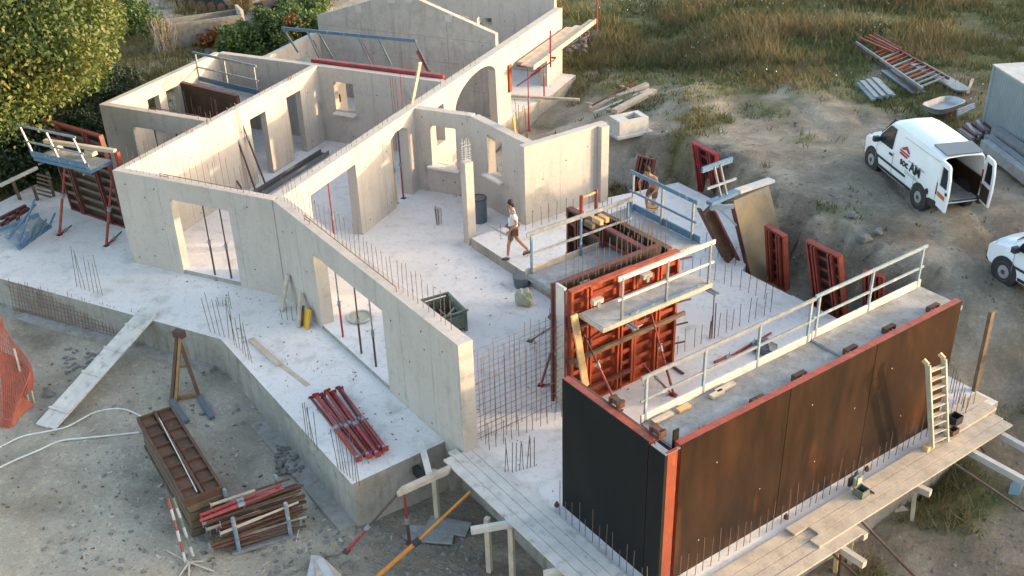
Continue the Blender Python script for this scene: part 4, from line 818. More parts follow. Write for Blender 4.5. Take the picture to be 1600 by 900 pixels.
MB().beam(at(476, 517, -.2), W(1.62, -.1, .3), .28, .06, V2).build('board', 'yellow', t); MB().beam(at(470, 516, -.2)+Z*.0, W(1.42, -.14, .32), .02, .07, V2).build('edge_strip', 'timber_dark', t)
board(at(392, 530, -.08), at(437, 570, -.08), .14, .05, 'timber', 'upper of two planks lying end to end on the terrace', 'plank', 'terrace_plank', group='planks on the terrace')
board(at(432, 566, -.14), at(482, 604, -.14), .13, .05, 'timber', 'lower plank of the two lying end to end near the red props', 'plank', 'terrace_plank', group='planks on the terrace')
# ramp
rp, rq = G(72, 668), at(236, 487, -.08)
d_ = (rq-rp).normalized(); n_ = Z.cross(d_).normalized(); t = thing('plank_ramp', 'plank ramp with cross cleats rising from the yard to the terrace slab', 'ramp', rp)
for k in (-1, 0, 1): MB().beam(rp+n_*.2*k+Z*.03+d_*jit(.08), rp+n_*.2*k+(rq-rp)*1.0+Z*.05, .195, .04).build('plank', 'timber_grey', t)
for s_ in (.12, .42, .63, .84): c = rp.lerp(rq, s_)+Z*.075; MB().beam(c-n_*.32, c+n_*.32, .06, .03).build('cleat', 'timber_grey', t)
# A-frame trestle
t = thing('steel_trestle', 'rusty yellow steel A-frame trestle standing in front of the terrace corner', 'trestle', G(300, 640))
ap = at(277, 522, .1); f1, f2, f3 = G(268, 628), G(312, 622), G(273, 632)
for f_, nm in ((f1, 'leg'), (f2, 'leg')): MB().beam(f_, ap, .08, .08).build(nm, 'timber_rust' if f_ == f1 else 'timber_rust', t)
MB().beam(f1+X*.13, ap+X*.1, .07, .07).build('leg', 'rusty_yellow', t)
MB().beam(f1.lerp(ap, .05), f2.lerp(ap, .05), .07, .07).beam(f1.lerp(ap, .5), f2.lerp(ap, .5), .04, .04).build('crossbar', 'rusty_yellow', t)
MB().cbox(ap+V(.06, 0, .02), X, Y, Z, .28, .16, .18).build('hinge_head', 'prop_dark', t)
MB().beam(G(268, 628)+Z*.05, G(293, 662)+Z*.05, .13, .08).beam(G(312, 622)+Z*.05, G(332, 656)+Z*.05, .13, .08).build('foot', 'grey_panel', t)
# stack of ribbed shutters on the ground
t = thing('shutter_stack', 'stack of rusty ribbed shutters lying on the ground in the yard', 'formwork stack', G(285, 740))
c00, c10, c01 = at(213, 653, -.35), at(269, 634, -.35), at(290, 783, -.35); u_ = (c10-c00); u_.z = 0; v_ = c01-c00; v_.z = 0; lu, lv = u_.length, v_.length; u_.normalize(); v_ = (v_-u_*v_.dot(u_)).normalized()
o = V(c00.x, c00.y, -1.25)
for k in range(4):
    z = -1.30+k*.21; jx = jit(.05); oo = V(c00.x, c00.y, z)+u_*jx+v_*jit(.05)
    MB().obox(oo, u_, v_, Z, lu, lv, .17).build('shutter_edge', 'timber_dark', t)
oo = V(c00.x, c00.y, -.50)
MB().obox(oo, u_, v_, Z, .05, lv, .16).obox(oo+u_*(lu-.05), u_, v_, Z, .05, lv, .16).obox(oo+u_*.05, u_, v_, Z, lu-.1, .05, .158).obox(oo+u_*.05+v_*(lv-.05), u_, v_, Z, lu-.1, .05, .158).obox(oo+u_*(lu/2-.03), u_, v_, Z, .06, lv, .175).build('frame', 'timber_rust', t)
for k in range(8):
    s_ = lv*(k+.5)/8.
    if k: MB().obox(oo+u_*.05+v_*(lv*k/8.-.02), u_, v_, Z, lu-.1, .04, .15).build('rib', 'timber_rust', t)
    for e in (0, 1): MB().obox(oo+u_*(.07+e*lu/2)+v_*(lv*k/8.+.03), u_, v_, Z, lu/2-.13, lv/8-.06, .09).build('ply_field', 'timber_rust' if (k+e) % 3 else 'leather', t)
MB().beam(oo+u_*.3+v_*(lv-.05)+Z*.24, oo+u_*(lu/2)+Z*.22+v_*.4, .02, .02).build('tie_bar', 'timber_grey', t)
# crate of props
t = thing('prop_rack', 'steel stacking rack of grey tubes holding a heap of old props', 'rack', G(390, 830))
q0, q1 = G(370, 866), G(462, 834); q1 = V(q1.x, q1.y, q0.z); u_ = (q1-q0).normalized(); v_ = Z.cross(u_); L_ = (q1-q0).length; dp = .95
for a_ in (0.06, L_-.1):
    for b_ in (0, dp): MB().beam(q0+u_*a_+v_*b_, q0+u_*a_+v_*b_+Z*.95, .06, .06).build('upright', 'blue_grey', t)
MB().beam(q0-u_*.08+Z*.06, q1+u_*.08+Z*.06, .08, .08).build('bottom_bar', 'galv', t); MB().beam(q0+v_*dp+Z*.06, q1+v_*dp+Z*.06, .08, .08).build('bottom_bar', 'galv', t)
for a_ in (0.06, L_-.1): MB().beam(q0+u_*a_+Z*.06, q0+u_*a_+v_*dp+Z*.06, .07, .07).build('end_bar', 'blue_grey', t)
random.seed(11)
wh = ['at the top of', 'near the top of', 'at the front of', 'at the back of', 'in the middle of', 'low down in', 'at the very bottom of']
for k in range(34):
    r_ = k//7; b_ = .08+(k % 7)*(dp-.16)/6+jit(.04); z = .13+r_*.14+jit(.03); a0 = -.35+jit(.18); a1 = L_+.25+jit(.15)
    p = q0+u_*a0+v_*(b_+jit(.05))+Z*(z+jit(.06)); q = q0+u_*a1+v_*(b_+jit(.08))+Z*(z+.06+jit(.08)+.02*r_)
    tt = thing('old_prop', f'{["rusty", "black", "dark red", "pale dusty", "brown"][k % 5]} old prop in the rack, {["lowest", "second", "third", "fourth", "topmost"][r_]} layer, {["at the front", "second from the front", "third from the front", "in the middle", "third from the back", "second from the back", "at the back"][k % 7]}', 'prop', p, 'old props heaped in the rack')
    m_ = p.lerp(q, .5+jit(.1)); mt = ['timber_rust', 'prop_dark', 'dark_red', 'timber', 'timber_rust'][k % 5]
    MB().tube(p, m_, .034, 7).build('outer_tube', mt, tt); MB().tube(m_, q, .025, 7).build('inner_tube', 'timber_rust' if k % 2 else mt, tt); e_ = (q-p).normalized(); MB().cbox(p, e_, e_.cross(Z).normalized(), Z, .012, .1, .1).build('end_plate', 'rim' if k % 3 else mt, tt)
for k, lab in enumerate(('upper dark red prop lying slantwise across the top of the rack', 'lower dark red prop lying slantwise across the top of the rack')):
    p = at(311, 806+k*8, -.35); q = at(440+k*4, 757+k*5, -.3); prop(p, q, lab, 'prop_red', 'prop_red', .035, 'red props on top of the rack', plates=False)
# red-white tripod
t = thing('striped_poles', 'pair of poles with red and white bands standing on splayed feet by the rack', 'marker pole', G(300, 885))
for (x0, y0, x1, y1, e) in ((263, 779, 291, 882, 0), (271, 778, 303, 872, 1)):
    q = at(x0, y0, -.05+.0); p = G(x1, y1)+Z*.05
    for k in range(6): MB().tube(p.lerp(q, k/6), p.lerp(q, (k+1)/6), .03, 7).build('pole_section', ('red_steel' if k % 2 and k < 6 else 'white_dirty') if e == 0 else ('olive_steel' if k % 2 else 'white_dirty'), t)
c = G(297, 884)
for px, py in ((280, 902), (296, 905), (335, 894), (318, 878), (262, 862)): MB().tube(c+Z*.1, G(px, py)+Z*.02, .02, 6).build('foot', 'timber', t)
# hoses, net
def drape(pts, r, name, mt, lab, cat):
    P = [G(x, y)+Z*r for x, y in pts]; out = []
    for i in range(len(P)-1):
        a, b_, c, d = P[max(0, i-1)], P[i], P[i+1], P[min(len(P)-1, i+2)]
        for k in range(6): s_ = k/6; out.append(.5*((2*b_)+(c-a)*s_+(2*a-5*b_+4*c-d)*s_*s_+(3*b_-a-3*c+d)*s_**3))
    out.append(P[-1]); mb = MB().path(out, r, 6); mb.sm = True; solo(mb, name, mt, lab, cat)
drape([(-20, 712), (30, 685), (70, 676), (105, 668), (150, 645), (190, 640), (222, 652)], .022, 'hose', 'hose', 'upper white hose curving across the yard to the shutter stack', 'hose')
drape([(-20, 742), (20, 722), (60, 705), (95, 690), (140, 685), (218, 677)], .022, 'hose', 'hose', 'lower white hose lying across the yard to the shutter stack', 'hose')
drape([(455, 780), (462, 800), (470, 815), (466, 832), (463, 848)], .012, 'cord', 'hose', 'short pale cord hanging down by the right end of the prop rack', 'cord')
t = thing('safety_net', 'orange plastic safety netting sagging between stakes at the left edge', 'net', G(20, 640))
nb = MB(); tops = [at(-40, 470, .3), at(0, 493, .2), at(22, 520, .0), at(38, 560, -.25), at(46, 610, -.75)]; bots = [G(-50, 670), G(0, 668), G(20, 662), G(36, 650), G(46, 636)]
rows_ = 14
def netp(s_, v_):
    i_ = min(3, int(s_*4)); f_ = s_*4-i_; a = tops[i_].lerp(tops[i_+1], f_); b_ = bots[i_].lerp(bots[i_+1], f_); p = a.lerp(b_, v_); return p+V(.1*math.sin(9*s_+4*v_), .1*math.cos(7*s_+6*v_), 0)
for k in range(rows_+1): nb.path([netp(i_/16, k/rows_) for i_ in range(17)], .014, 4)
for k in range(33): nb.path([netp(k/32, j_/8) for j_ in range(9)], .012, 4)
nb.build('netting', 'net', t, kind='stuff')
fb = MB(); N = 16
fb.v = [tuple(netp(.25+i_/N*.7, .30+.7*j_/8)+V(.04, .04, 0)) for j_ in range(9) for i_ in range(N+1)]; fb.f = [(j_*(N+1)+i_, j_*(N+1)+i_+1, (j_+1)*(N+1)+i_+1, (j_+1)*(N+1)+i_) for j_ in range(8) for i_ in range(N)]
fb.build('folded_net', 'net', t)
MB().tube(G(47, 635), at(22, 545, -.1), .025, 6).build('stake', 'timber', t); MB().tube(G(54, 630), at(44, 590, -.6), .02, 6).build('stake', 'timber', t)
# ------------------------------------------------------------------ on the inner slab
t = thing('metal_bin', 'dark green ribbed steel skip box standing open inside the wing room', 'bin', at(695, 505, 0))
cA, cB, cC, cD = at(663, 500, 0), at(694, 528, 0), at(724, 515, 0), at(695, 490, 0)
c = at(695, 508, 0); u_ = V(.80, -.6, 0).normalized(); v_ = Z.cross(u_); a_, b_ = 1.05, .75; o = c-u_*a_/2-v_*b_/2+Z*.02; h = .40
o = c-u_*a_/2-v_*b_/2+Z*.08
for (oo, d_, L_) in ((o, u_, a_), (o+v_*(b_-.03), u_, a_), (o+v_*.03, v_, b_-.06), (o+v_*.03+u_*(a_-.03), v_, b_-.06)):
    th_ = .03; nn = v_ if d_ == u_ else u_
    mb = MB().obox(oo, d_, nn, Z, L_, th_, h)
    for k in range(3): mb.obox(oo+Z*(.12+k*.17)-nn*.012+d_*.02, d_, nn, Z, L_-.04, th_+.024, .05)
    mb.build('side', 'olive_steel', t)
MB().obox(o+Z*.0, u_, v_, Z, a_, b_, .03).build('bottom', 'prop_dark', t)
for s_ in (0, a_-.07):
    for r_ in (0, b_-.07): MB().obox(o+u_*s_+v_*r_-Z*.08, u_, v_, Z, .075, .075, h+.2).build('corner_post', 'olive_steel', t)
cc = c+Z*.14
for k in range(7): p = cc+V(jit(.3), jit(.2), jit(.04)); MB().beam(p, p+V(jit(.35), jit(.3), .2+jit(.15)), .05, .05).build('scrap', ['prop_red', 'rim', 'timber', 'white_dirty'][k % 4], t)
t = thing('bucket_and_sack', 'crumpled cement sack and grey tub at the foot of the step near the walking man', 'sack', at(817, 470, 0))
def blob(c, rx, ry, rz, seed, n=12, m_=8, amp=.22):
    mb = MB(); mb.sm = False; rr = random.Random(seed)
    for j_ in range(m_+1):
        for i_ in range(n):
            ph = math.pi*j_/m_; th_ = 2*math.pi*i_/n; d_ = Vector((math.sin(ph)*math.cos(th_), math.sin(ph)*math.sin(th_), math.cos(ph))); f_ = 1+amp*noise.noise(d_*2.1+V(seed, 0, 0))*2
            mb.v.append((c.x+d_.x*rx*f_, c.y+d_.y*ry*f_, max(c.z-rz*.8, c.z+d_.z*rz*f_)))
    for j_ in range(m_):
        for i_ in range(n): k_ = (i_+1) % n; mb.f.append((j_*n+i_, (j_+1)*n+i_, (j_+1)*n+k_, j_*n+k_))
    return mb
blob(at(819, 466, .18), .24, .18, .26, 4).build('sack', 'sack', t)
MB().tube(at(815, 447, 0), at(815, 447, 0)+Z*.32, .19, 14, .24).build('tub', 'grey_panel', t)
board(at(783, 442, .02), at(800, 455, .02), .05, .03, 'timber_grey', 'short grey batten on the floor left of the cement sack', name='short_batten')
t = thing('round_tray', 'shallow round mixing tray on the floor seen through the wing opening', 'tray', at(562, 497, 0)); mb = MB().ring(at(562, 497, .01)+Z*.05, Z, .3, .03, 16); mb.build('rim', 'white_dirty', t); MB().tube(at(562, 497, .01), at(562, 497, .01)+Z*.03, .29, 16).build('base', 'sack', t)
t = thing('tyre', 'dark round drum in the shadow beside the concrete column', 'drum', at(747, 325, 0)); dr = at(749, 345, 0); MB().tube(dr, dr+Z*.75, .24, 14).build('body', 'grey_panel', t); MB().ring(dr+Z*.75, Z, .24, .02, 14).build('rim', 'prop_dark', t)
prop(at(1116, 566, .03), at(1160, 548, .03), 'short red prop lying on the garage slab', 'red_steel', 'red_steel', .035, 'props lying on the garage slab', plates=False)
prop(at(1150, 552, .03), at(1205, 520, .03), 'second red prop lying end to end with the short one on the garage slab', 'prop_red', 'prop_red', .035, 'props lying on the garage slab', plates=False)
solo(blob(at(1196, 542, .14), .3, .25, .16, 9), 'tarp_heap', 'grey_panel', 'dark grey crumpled bag lying on the garage slab behind the rail', 'bag')
board(at(1052, 573, .02), at(1068, 584, .02), .06, .03, 'prop_dark', 'short dark bar on the garage slab by the red braces', name='short_bar')
board(at(795, 208+160, .32), at(760, 330+20, .32), .0401, .03, 'timber', 'thin batten lying on the raised slab near the column', name='thin_batten')
# ------------------------------------------------------------------ scaffold platform behind the middle wall
t = thing('scaffold_platform', 'plank platform on red brackets along the outside of the rear wall', 'scaffold', V(-15.2, 36, 1.9))
for k, (a0, a1) in enumerate(((34.3, 39.0), (34.0, 39.3), (33.9, 40.2))): MB().obox(V(-15.72+k*.26, a0, 1.88+.012*k), Y, X, Z, a1-a0, .25, .045).build('plank', 'timber', t)
MB().obox(V(-14.92, 33.85, 1.84), Y, X, Z, 6.4, .04, .17).build('plank', 'timber', t)
for y_, h in ((35.2, 1.0), (40.0, 1.3)): MB().beam(V(-14.8, y_, 1.55), V(-14.8, y_, 1.9+h), .05, .05).build('guard_post', 'prop_red', t)
for y_ in (34.3, 35.6, 39.0): MB().beam(V(-15.75, y_, 1.78), V(-14.75, y_, 1.78), .05, .07).beam(V(-15.78, y_, 1.0), V(-14.8, y_, 1.72), .04, .04).build('bracket', 'prop_red', t)
prop((-15.4, 34.5, gz(-15.4, 34.5)), (-15.4, 34.5, 1.74), 'near red prop under the rear scaffold platform', 'prop_red', 'prop_red', .03, 'props under the rear scaffold')
prop((-15.5, 36.2, gz(-15.5, 36.2) if 0 else -.0), (-15.5, 36.2, 1.74), 'far red prop under the rear scaffold platform', 'prop_red', 'galv', .03, 'props under the rear scaffold')
t = thing('raw_plank', 'plank coloured orange as if sunlit, standing against the rear wall left of the scaffold planks', 'plank', V(-15.7, 33.85, 1)); MB().obox(V(-15.82, 33.7, .95), Y, X, Z, .2, .05, 1.0).build('board', 'orange_steel', t)  # warm sunlight on the wood is put into the board colour
board(at(795, 150, .1), at(905, 156, .1), .12, .09, 'timber', 'long pale timber lying across the slab edge below the scaffold', name='long_timber')
# ------------------------------------------------------------------ yard beyond
def G2(px, py, dz=0): return G(px, py)+Z*dz
gpl = 'long pale beams lying in the grass'
board(G2(922, 175, .12), G2(1012, 137, .12), .22, .16, 'timber', 'upper long pale beam lying in the grass behind the bare wall', name='long_beam', group=gpl)
board(G2(928, 180, .08), G2(1015, 143, .08), .1, .1, 'timber_grey', 'thin grey beam lying tight against the upper long beam', name='long_beam', group=gpl)
board(G2(960, 179, .12), G2(1022, 147, .12), .24, .16, 'timber', 'lower, shorter pale beam lying in the grass behind the bare wall', name='long_beam', group=gpl)
board(G2(925, 173, .2), G2(996, 134, .2), .05, .05, 'dark_red', 'thin dark red bar lying along the upper long beam', name='steel_bar')
for x0, y0, x1, y1, lab in ((915, 162, 932, 166, 'short pale cross batten under the left ends of the long beams'), (950, 172, 966, 176, 'short pale cross batten between the two long beams'), (970, 136, 983, 141, 'short pale cross batten under the right ends of the beams')): board(G2(x0, y0, .04), G2(x1, y1, .04), .09, .07, 'timber', lab, name='cross_batten', group='battens under the long beams')
t = thing('concrete_box', 'pale concrete box with a hollow top standing on a slab in the grass', 'concrete block', G(982, 205))
c = G(982, 206); u_ = (G(997, 200)-G(972, 212)); u_.z = 0; u_.normalize(); v_ = Z.cross(u_)
MB().cbox(c+Z*.03, u_, v_, Z, 1.35, .95, .08).build('base', 'white_dirty', t); o = c-u_*.55-v_*.35+Z*.07
MB().obox(o, u_, v_, Z, 1.1, .1, .48).obox(o+v_*.6, u_, v_, Z, 1.1, .1, .48).obox(o+v_*.1, u_, v_, Z, .1, .5, .478).obox(o+u_*.9+v_*.1, u_, v_, Z, .2, .5, .478).obox(o+u_*.1+v_*.1, u_, v_, Z, .3, .5, .476).build('walls', 'white_dirty', t)
# heap of stones and rubble
random.seed(5)
def rock(c, s_): return blob(c, s_*random.uniform(.7, 1.2), s_*random.uniform(.7, 1.2), s_*.6, random.random()*50, 6, 4, .35)
def rocks(name, lab, cat, spots, mt='stone', thingy=True):
    mb = MB()
    for c, s_ in spots:
        r_ = rock(c, s_); mb.add(r_.v, r_.f)
    return solo(mb, name, mt, lab, cat, kind='stuff')
rocks('rubble_heap', 'heap of grey rubble beside the rear corner of the house', 'rubble', [(G(898+jit(16), 78+jit(10))+Z*random.uniform(0, .35), random.uniform(.08, .2)) for _ in range(90)])
t = thing('scrap_bars', 'a few grey bars sticking out of the rubble heap', 'bars', G(900, 80))
for k in range(5): p = G(885+k*8, 84-k*2)+Z*.4; MB().beam(p, p+V(jit(.8), .6, .25), .05, .05).build('bar', 'galv', t)
rocks('broken_rubble', 'dark broken clods heaped against the terrace beside the rack', 'rubble', [(G(452+jit(20), 722+jit(22))+Z*random.uniform(-.02, .1), random.uniform(.03, .09)) for _ in range(130)], 'stone')
rocks('loose_stones', 'loose stones scattered across the yard', 'stones', [(G(random.uniform(60, 640), random.uniform(560, 900)), random.choice((.02, .03, .035, .06))) for _ in range(300)]+[(G(random.uniform(100, 170), random.uniform(545, 585)), random.uniform(.03, .08)) for _ in range(60)]+[(G(random.uniform(420, 760), random.uniform(820, 900)), random.uniform(.02, .07)) for _ in range(200)]+[(G(random.uniform(1340, 1600), random.uniform(720, 900)), random.uniform(.015, .05)) for _ in range(130)]+[(G(random.uniform(950, 1600), random.uniform(190, 480)), random.uniform(.02, .05)) for _ in range(110)])
rocks('bank_stones', 'pale stones crumbling out of the earth bank behind the pit', 'stones', [(G(random.uniform(990, 1400), random.uniform(240, 420)), random.uniform(.02, .07)) for _ in range(120)])
rocks('yard_gravel', 'fine gravel lying over the yard', 'gravel', [(G(random.uniform(0, 650), random.uniform(540, 900)), random.uniform(.012, .03)) for _ in range(1200)], 'debris')
for px, py, lab in ((1347, 377, 'pale flat stone on the bank edge above the pit'), (1330, 340, 'pale stone lying on the grass above the bank'), (1372, 367, 'grey stone on the track right of the bank')):
    solo(rock(G(px, py)+Z*.08, .25 if px == 1347 else .14), 'boulder', 'stone', lab, 'stone')
solo(rock(G(205, 655)+Z*.0+V(-2.6, 0, 0), .2), 'boulder', 'stone', 'grey lump of concrete on the ground beside the foot of the ramp', 'stone')
def litter(name, lab, n_, region, zf, s0, s1, mt, seed):
    rr = random.Random(seed); mb = MB()
    for _ in range(n_):
        p = region(rr); z = zf(p) if zf else gz(p.x, p.y); a_ = rr.random()*6.28; u_ = V(math.cos(a_), math.sin(a_), rr.uniform(-.1, .1)).normalized(); L_ = rr.uniform(s0, s1)
        mb.cbox(V(p.x, p.y, z+.015), u_, Z.cross(u_).normalized(), Z, L_, L_*rr.uniform(.15, .5), .02)
    return solo(mb, name, mt, lab, 'litter', kind='stuff')
litter('wood_chips', 'splinters and offcuts littering the yard in front of the terrace', 120, lambda r_: G(r_.uniform(60, 760), r_.uniform(560, 900)), None, .03, .15, 'timber', 1)
litter('dark_litter', 'dark scraps and clods littering the yard', 150, lambda r_: G(r_.uniform(0, 640), r_.uniform(560, 900)), None, .02, .09, 'timber_dark', 2)
litter('slab_litter', 'crumbs and splinters scattered over the inner slab', 130, lambda r_: W(r_.uniform(1, 13), r_.uniform(.6, 5.1), 0), lambda p: 0.0, .012, .06, 'debris', 3)
litter('slab_litter', 'crumbs and splinters scattered over the terrace slab', 110, lambda r_: W(r_.uniform(-4.5, 7.5), r_.uniform(-2.0, -.2), 0), lambda p: ZT, .012, .06, 'debris', 4)
litter('track_litter', 'stones and scraps scattered over the track by the vans', 320, lambda r_: G(r_.uniform(1000, 1600), r_.uniform(190, 500)), None, .02, .09, 'debris', 5)
# scaffold frames pile
t = thing('scaffold_pile', 'pile of rusty and grey scaffold frames lying in the grass', 'scaffold frames', G(1420, 110))
A_, B_, C_, D_ = G2(1336, 76, .25), G2(1440, 150, .25), G2(1362, 68, .3), G2(1480, 136, .3)
MB().beam(A_, B_, .06, .09).build('rail', 'galv', t); MB().beam(C_, D_, .06, .09).build('rail', 'dark_red', t); MB().beam(G2(1340, 80, .1), G2(1432, 146, .1), .06, .09).build('rail', 'prop_dark', t)
for k in range(13):
    s_ = .28+k*.057; MB().beam(A_.lerp(B_, s_), C_.lerp(D_, s_), .05, .06).build('rung', ['orange_steel', 'dark_red', 'galv'][k % 3] if k < 10 else 'galv', t)
for k in range(4): MB().beam(C_.lerp(A_, k*.25)+Z*.1, C_.lerp(A_, k*.25).lerp(D_, .4)+Z*.1, .05, .05).build('bar', 'red_steel' if k % 2 else 'dark_red', t)
t = thing('deck_board', 'long grey scaffold deck lying right of the frames with a rounded end', 'deck', G(1470, 125)); p, q = G2(1432, 106, .15), G2(1500, 145, .15); d_ = (q-p).normalized()
MB().beam(p, q, .55, .05).tube(q-Z*.03, q+Z*.025, .275, 16).build('deck', 'galv', t)
t = thing('deck_board', 'long grey scaffold deck lying under the left side of the frames', 'deck', G(1400, 130)); MB().beam(G2(1386, 112, .05), G2(1436, 148, .05), .5, .05).build('deck', 'grey_panel', t)
t = thing('steel_sheets', 'small stack of ribbed grey steel sheets lying on the grass behind the van', 'sheets', G(1367, 148))
e0, e1, e2 = G2(1342, 133, .12), G2(1362, 163, .12), G2(1378, 130, .12)
for k in range(7): p = G2(1341+k*4.5, 136-k*1.2, .14); q = G2(1364+k*5.2, 162-k*1.0, .14); MB().beam(p+Z*.05*(k % 2), q+Z*.05*(k % 2), .15, .06).build('sheet', 'galv' if k % 2 else 'blue_grey', t)
c = G(1471, 182); t = thing('mixing_trough', 'shallow grey trough with rounded ends lying behind the white van', 'trough', c)
def trough(c, u_, a_, b_, h):
    v_ = Z.cross(u_); n_ = 20; pr = []
    for i_ in range(n_): th_ = 2*math.pi*i_/n_; x_ = abs(math.cos(th_))**.55*math.copysign(1, math.cos(th_)); y_ = abs(math.sin(th_))**.55*math.copysign(1, math.sin(th_)); pr.append((x_*a_, y_*b_))
    mb = MB(); R_ = [(1, 0+h), (.95, h+.01), (.8, .05), (.82, .02), (1.0, h-.03)]
    for k, (s_, z) in enumerate(R_): mb.v += [tuple(c+u_*x*s_+v_*y*s_+Z*z) for x, y in pr]
    for k in range(4): mb.f += [(k*n_+i_, k*n_+(i_+1) % n_, (k+1)*n_+(i_+1) % n_, (k+1)*n_+i_) for i_ in range(n_)]
    mb.f.append(tuple(2*n_+i_ for i_ in range(n_))); return mb
u_ = (G(1490, 172)-G(1452, 188)); u_.z = 0; u_.normalize(); trough(c+Z*.25, u_, .75, .42, .22).build('body', 'rim', t); MB().cbox(c+V(.1, .1, .12), u_, Z.cross(u_), Z, .5, .4, .25).build('stand', 'prop_dark', t)
solo(MB().beam(G2(1511, 150, .1), G2(1519, 128, .1), .09, .05), 'pale_stake', 'timber', 'short pale stake sticking up from the grass left of the container', 'stake')
# beams by the container
gb_ = 'long metal beams beside the vans'
for k, (x0, y0, x1, y1, lab) in enumerate(((1540, 232, 1640, 310, 'upper long pale metal beam right of the open van'), (1535, 240, 1640, 325, 'middle long pale metal beam right of the open van'), (1550, 225, 1640, 292, 'rear long pale metal beam below the container'))):
    solo(MB().beam(G2(x0, y0, .3+.12*(k == 2)), G2(x1, y1, .3+.12*(k == 2)), .24, .3), 'metal_beam', 'galv' if k != 1 else 'rim', lab, 'beam', gb_)
t = thing('beam_pile', 'untidy pile of short grey profiles between van and container', 'profiles', G(1520, 215))
for k in range(8): p = G2(1498+k*5, 212-k*1.5, .2+.06*(k % 3)); q = G2(1518+k*4, 230-k*2, .2+.06*((k+1) % 3)); MB().beam(p, q, .1, .1).build('profile', ['galv', 'dark_red', 'rim'][k % 3], t)
for k in range(3): MB().beam(G2(1492, 205-k*4, .5), G2(1518, 192-k*3, .5), .08, .08).build('profile', 'galv', t)
# container
c0 = G(1538, 204); tz = 2.1
t = thing('site_container', 'grey corrugated site container standing at the right edge', 'container', c0)
a0 = at(1553, 101, c0.z+tz); ux = at(1600, 130, c0.z+tz)-a0; ux.z = 0; ux.normalize(); vy = at(1600, 84, c0.z+tz)-a0; vy.z = 0; vy.normalize(); vy = (vy-ux*vy.dot(ux)).normalized()
o = V(a0.x, a0.y, c0.z)
MB().obox(o+Z*.1, ux, vy, Z, 6.0, 2.4, tz-.12).build('shell', 'container', t); MB().obox(o-ux*.03-vy*.03+Z*(tz-.03), ux, vy, Z, 6.06, 2.46, .04).build('roof', 'white_dirty', t)
for k in range(44): MB().obox(o+ux*(.12+k*.134)-vy*.012+Z*.15, ux, vy, Z, .067, .012, tz-.3).build('corrugation', 'container', t)
for s_ in (0, 5.9): MB().obox(o+ux*s_-vy*.03, ux, vy, Z, .12, .12, tz).build('corner_post', 'container', t)
MB().obox(o+ux*.12-vy*.02, ux, vy, Z, 5.78, .1, .16).build('base_rail', 'white_dirty', t)
# concrete trough / rear left and machines
t = thing('concrete_trough', 'long concrete trough lying in the weeds behind the house', 'trough', G(325, 75))
p, q = G2(272, 78, .35), G2(382, 60, .35); d_ = (q-p); d_.z = 0; L_ = d_.length; d_.normalize(); n_ = Z.cross(d_); oo = V(p.x, p.y, min(p.z, q.z)-.35)
MB().obox(oo, d_, n_, Z, L_, .12, 1.1).obox(oo+n_*1.0, d_, n_, Z, L_, .12, 1.1).obox(oo+n_*.12, d_, n_, Z, .12, .88, 1.09).obox(oo+n_*.12+d_*.12, d_, n_, Z, L_-.24, .88, .15).build('body', 'stone', t); MB().obox(oo+d_*(L_+.003), d_, n_, Z, .13, 1.12, 1.3).build('end_wall', 'timber', t)
t = thing('digger', 'dark tracked machine cut off by the top edge of the picture', 'digger', G(338, 8))
c = G(338, 10); u_ = X
for e in (-1, 1):
    MB().prism([[(-1.5, .1), (-1.2, 0), (1.2, 0), (1.5, .1), (1.6, .4), (1.3, .72), (-1.3, .72), (-1.6, .4)]], lambda s, z, e=e: c+V(s, e*.85-.2, z), V(0, .4, 0)).build('track', 'tyre', t)
    for k in range(5): MB().tube(c+V(-1.2+k*.6, e*.85-.24, .32), c+V(-1.2+k*.6, e*.85+.24, .32), .22, 10).build('roller', 'rust_bar2', t)
MB().cbox(c+V(0, 0, 1.1), X, Y, Z, 2.4, 1.6, .7).build('chassis', 'prop_dark', t); MB().cbox(c+V(-.5, 0, 1.9), X, Y, Z, 1.1, 1.2, 1.2).build('cab', 'yellow', t); MB().cbox(c+V(-.5, -.01, 2.0), X, Y, Z, .9, 1.21, .7).build('cab_window', 'glass', t)
MB().beam(c+V(1.0, 0, 1.3), c+V(2.6, -.3, 2.4), .25, .3).beam(c+V(2.6, -.3, 2.4), c+V(3.2, -.3, .6), .2, .25).build('boom', 'yellow', t)
MB().prism([[(0, 0), (.6, 0), (.75, .3), (.5, .6), (0, .5)]], lambda s, z: c+V(2.9+s, -.8, .1+z), V(0, 1, 0)).build('bucket', 'prop_dark', t)
